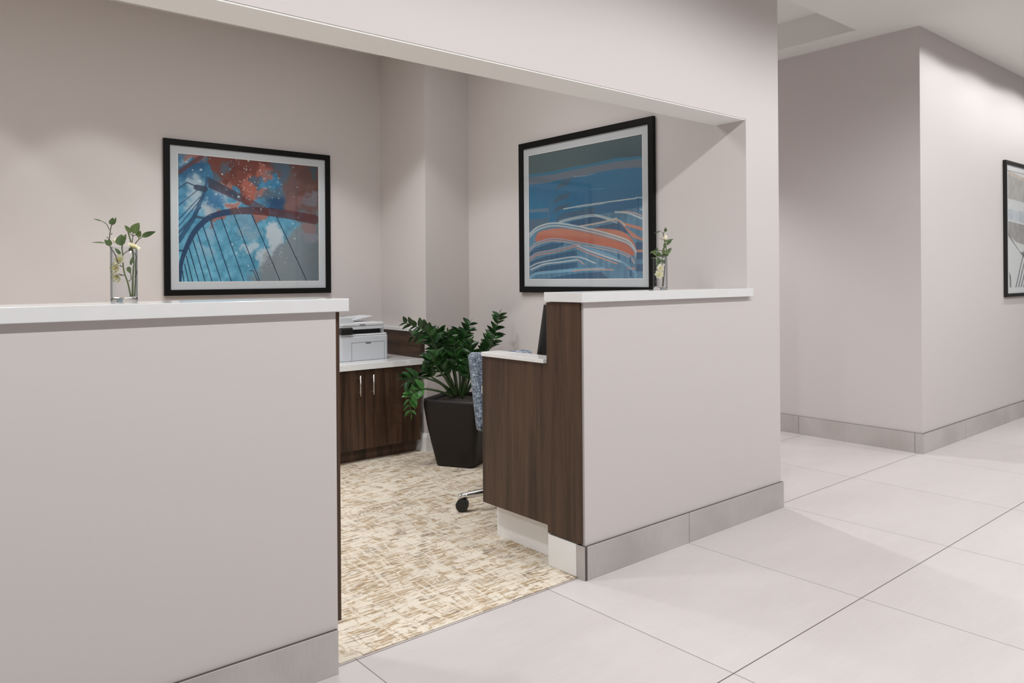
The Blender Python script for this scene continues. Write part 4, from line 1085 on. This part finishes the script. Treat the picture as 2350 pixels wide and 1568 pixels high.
def picture(name, label, origin, ux, nrm, Wd, Hd, fr, mat_w, mat_w_b, corners, art, nx, ny, gain, frame_mat, mat_mat):
    """origin: lower left outer corner on the wall; ux: direction to the picture's right; nrm: out of the wall"""
    ux = Vector(ux); nrm = Vector(nrm); uz = Vector((0, 0, 1))
    t = thing(name, label, 'picture', origin)
    def P(a, z, d_): return ux * a + uz * z + nrm * d_
    def slab(bm, a0, a1, z0, z1, d0, d1, bev=0.0):
        sub = bmesh.new()
        vs_ = [sub.verts.new(P(a, z, dd)) for a, z, dd in ((a0, z0, d0), (a1, z0, d0), (a1, z1, d0), (a0, z1, d0), (a0, z0, d1), (a1, z0, d1), (a1, z1, d1), (a0, z1, d1))]
        for f in ((0, 3, 2, 1), (4, 5, 6, 7), (0, 1, 5, 4), (1, 2, 6, 5), (2, 3, 7, 6), (3, 0, 4, 7)): sub.faces.new([vs_[i] for i in f])
        bmesh.ops.recalc_face_normals(sub, faces=sub.faces)
        if bev: bmesh.ops.bevel(sub, geom=list(sub.edges), offset=bev, segments=2, profile=.5, affect='EDGES')
        merge(bm, sub)
    bm = bmesh.new(); D1 = 0.026
    # mitred frame: profile swept round
    ring = []
    for (ins, d_) in ((0, 0.001), (0, D1 - 0.002), (0.002, D1), (fr - 0.004, D1), (fr, D1 - 0.004), (fr, 0.010)):
        ring.append([bm.verts.new(P(a, z, d_)) for a, z in ((ins, ins), (Wd - ins, ins), (Wd - ins, Hd - ins), (ins, Hd - ins))])
    for a, b_ in zip(ring, ring[1:]):
        for k in range(4): bm.faces.new((a[k], a[(k + 1) % 4], b_[(k + 1) % 4], b_[k]))
    obj('frame', bm, frame_mat, t)
    a0, a1, z0, z1 = fr + mat_w, Wd - fr - mat_w, fr + mat_w_b, Hd - fr - mat_w
    bm = bmesh.new()
    o_ = fr * 0.6
    for b_ in ((o_, a0, o_, Hd - o_), (a1, Wd - o_, o_, Hd - o_), (a0, a1, o_, z0), (a0, a1, z1, Hd - o_)): slab(bm, *b_, 0.006, 0.012)
    mb = obj('mat_board', bm, mat_mat, t)
    bm = bmesh.new()
    for b_ in ((a0 - 0.002, a0 + 0.0025, z0, z1), (a1 - 0.0025, a1 + .002, z0, z1), (a0, a1, z0 - .002, z0 + .0025), (a0, a1, z1 - .0025, z1 + .002)): slab(bm, *b_, 0.0095, 0.0122)
    tag(obj('mat_bevel', bm, M['bevel_white'], mb), 'white bevelled mat edge')
    # print: grid with painted colours
    us = np.linspace(0, 1, nx); vs_ = np.linspace(0, 1, ny)
    U, V = np.meshgrid(us, vs_)
    TLc, TRc, BLc, BRc = [np.array(q_, float) for q_ in corners]
    Xp = (1 - V) * ((1 - U) * TLc[0] + U * TRc[0]) + V * ((1 - U) * BLc[0] + U * BRc[0])
    Yp = (1 - V) * ((1 - U) * TLc[1] + U * TRc[1]) + V * ((1 - U) * BLc[1] + U * BRc[1])
    img = np.clip(art(Xp, Yp) / 255., 0, 1)
    lin = np.where(img <= 0.04045, img / 12.92, ((img + 0.055) / 1.055) ** 2.4) * gain
    lin = np.clip(lin, 0, 0.9)
    A = a0 + U * (a1 - a0); Z = z1 - V * (z1 - z0)
    co = np.stack([A * ux.x + nrm.x * 0.009, A * ux.y + nrm.y * 0.009, Z], -1).reshape(-1, 3)
    idx = np.arange(nx * ny).reshape(ny, nx)
    q_ = np.stack([idx[:-1, :-1], idx[1:, :-1], idx[1:, 1:], idx[:-1, 1:]], -1).reshape(-1, 4)
    me = bpy.data.meshes.new('print')
    me.vertices.add(nx * ny); me.vertices.foreach_set('co', co.ravel().astype(np.float32))
    me.loops.add(q_.size); me.loops.foreach_set('vertex_index', q_.ravel().astype(np.int32))
    me.polygons.add(len(q_)); me.polygons.foreach_set('loop_start', np.arange(0, q_.size, 4, dtype=np.int32))
    me.update(calc_edges=True)
    ca_ = me.color_attributes.new('ink', 'FLOAT_COLOR', 'POINT')
    ca_.data.foreach_set('color', np.concatenate([lin.reshape(-1, 3), np.ones((nx * ny, 1))], 1).ravel().astype(np.float32))
    me.materials.append(M['ink'])
    po = bpy.data.objects.new('print', me); COL.objects.link(po); po.parent = t
    bm = bmesh.new(); slab(bm, fr * .8, Wd - fr * .8, fr * .8, Hd - fr * .8, 0.0150, 0.0165)
    tag(obj('glazing', bm, M['glazing'], t), 'clear glazing')
    return t

picture('framed_print', 'black framed print of a blue and rust arched bridge on the back wall', (1.499, YB - 0.001, 1.199), (1, 0, 0), (0, -1, 0), 1.217, 1.065, 0.040, 0.052, 0.052,
        ((215, 225), (1425, 343), (225, 1335), (1433, 1328)), art_bridge, 420, 360, 0.98, M['black_frame'], M['mat_board'])
picture('framed_print', 'black framed print of curved blue and orange balconies on the side wall', (XR - 0.001, 4.141, 1.200), (0, -1, 0), (-1, 0, 0), 1.230, 1.063, 0.042, 0.050, 0.050,
        ((180, 408), (1080, 233), (188, 1397), (1085, 1390)), art_facade, 420, 360, 1.2, M['black_frame'], M['mat_board'])
picture('framed_print', 'narrow black framed black and white architecture print cut by the right edge', (7.568, YC - 0.001, 1.105), (1, 0, 0), (0, -1, 0), 0.93, 1.200, 0.030, 0.050, 0.050,
        ((0, 0), (1000, 0), (0, 1250), (1000, 1250)), art_mono, 160, 200, 1.45, M['dark_frame'], M['mat_white'])

# ------------------------------------------------------------------ recessed downlight at the hall ceiling
dl = thing('ceiling_downlight', 'small round recessed downlight in the hall ceiling by the right wall', 'ceiling light', (5.95, 1.54, ZC))
bm = bmesh.new(); bm_lathe(bm, [(0.075, 0.0), (0.075, -0.004), (0.098, -0.004), (0.100, -0.001), (0.100, 0.0)], 40)
obj('trim_ring', bm, M['trim_white'], dl, smooth=False)
bm = bmesh.new(); bm_lathe(bm, [(0.0, -0.0008), (0.074, -0.0008), (0.074, -0.0002), (0.0, -0.0002)], 40)
tag(obj('dark_baffle', bm, M['black_plastic'], dl), 'dark inner baffle')
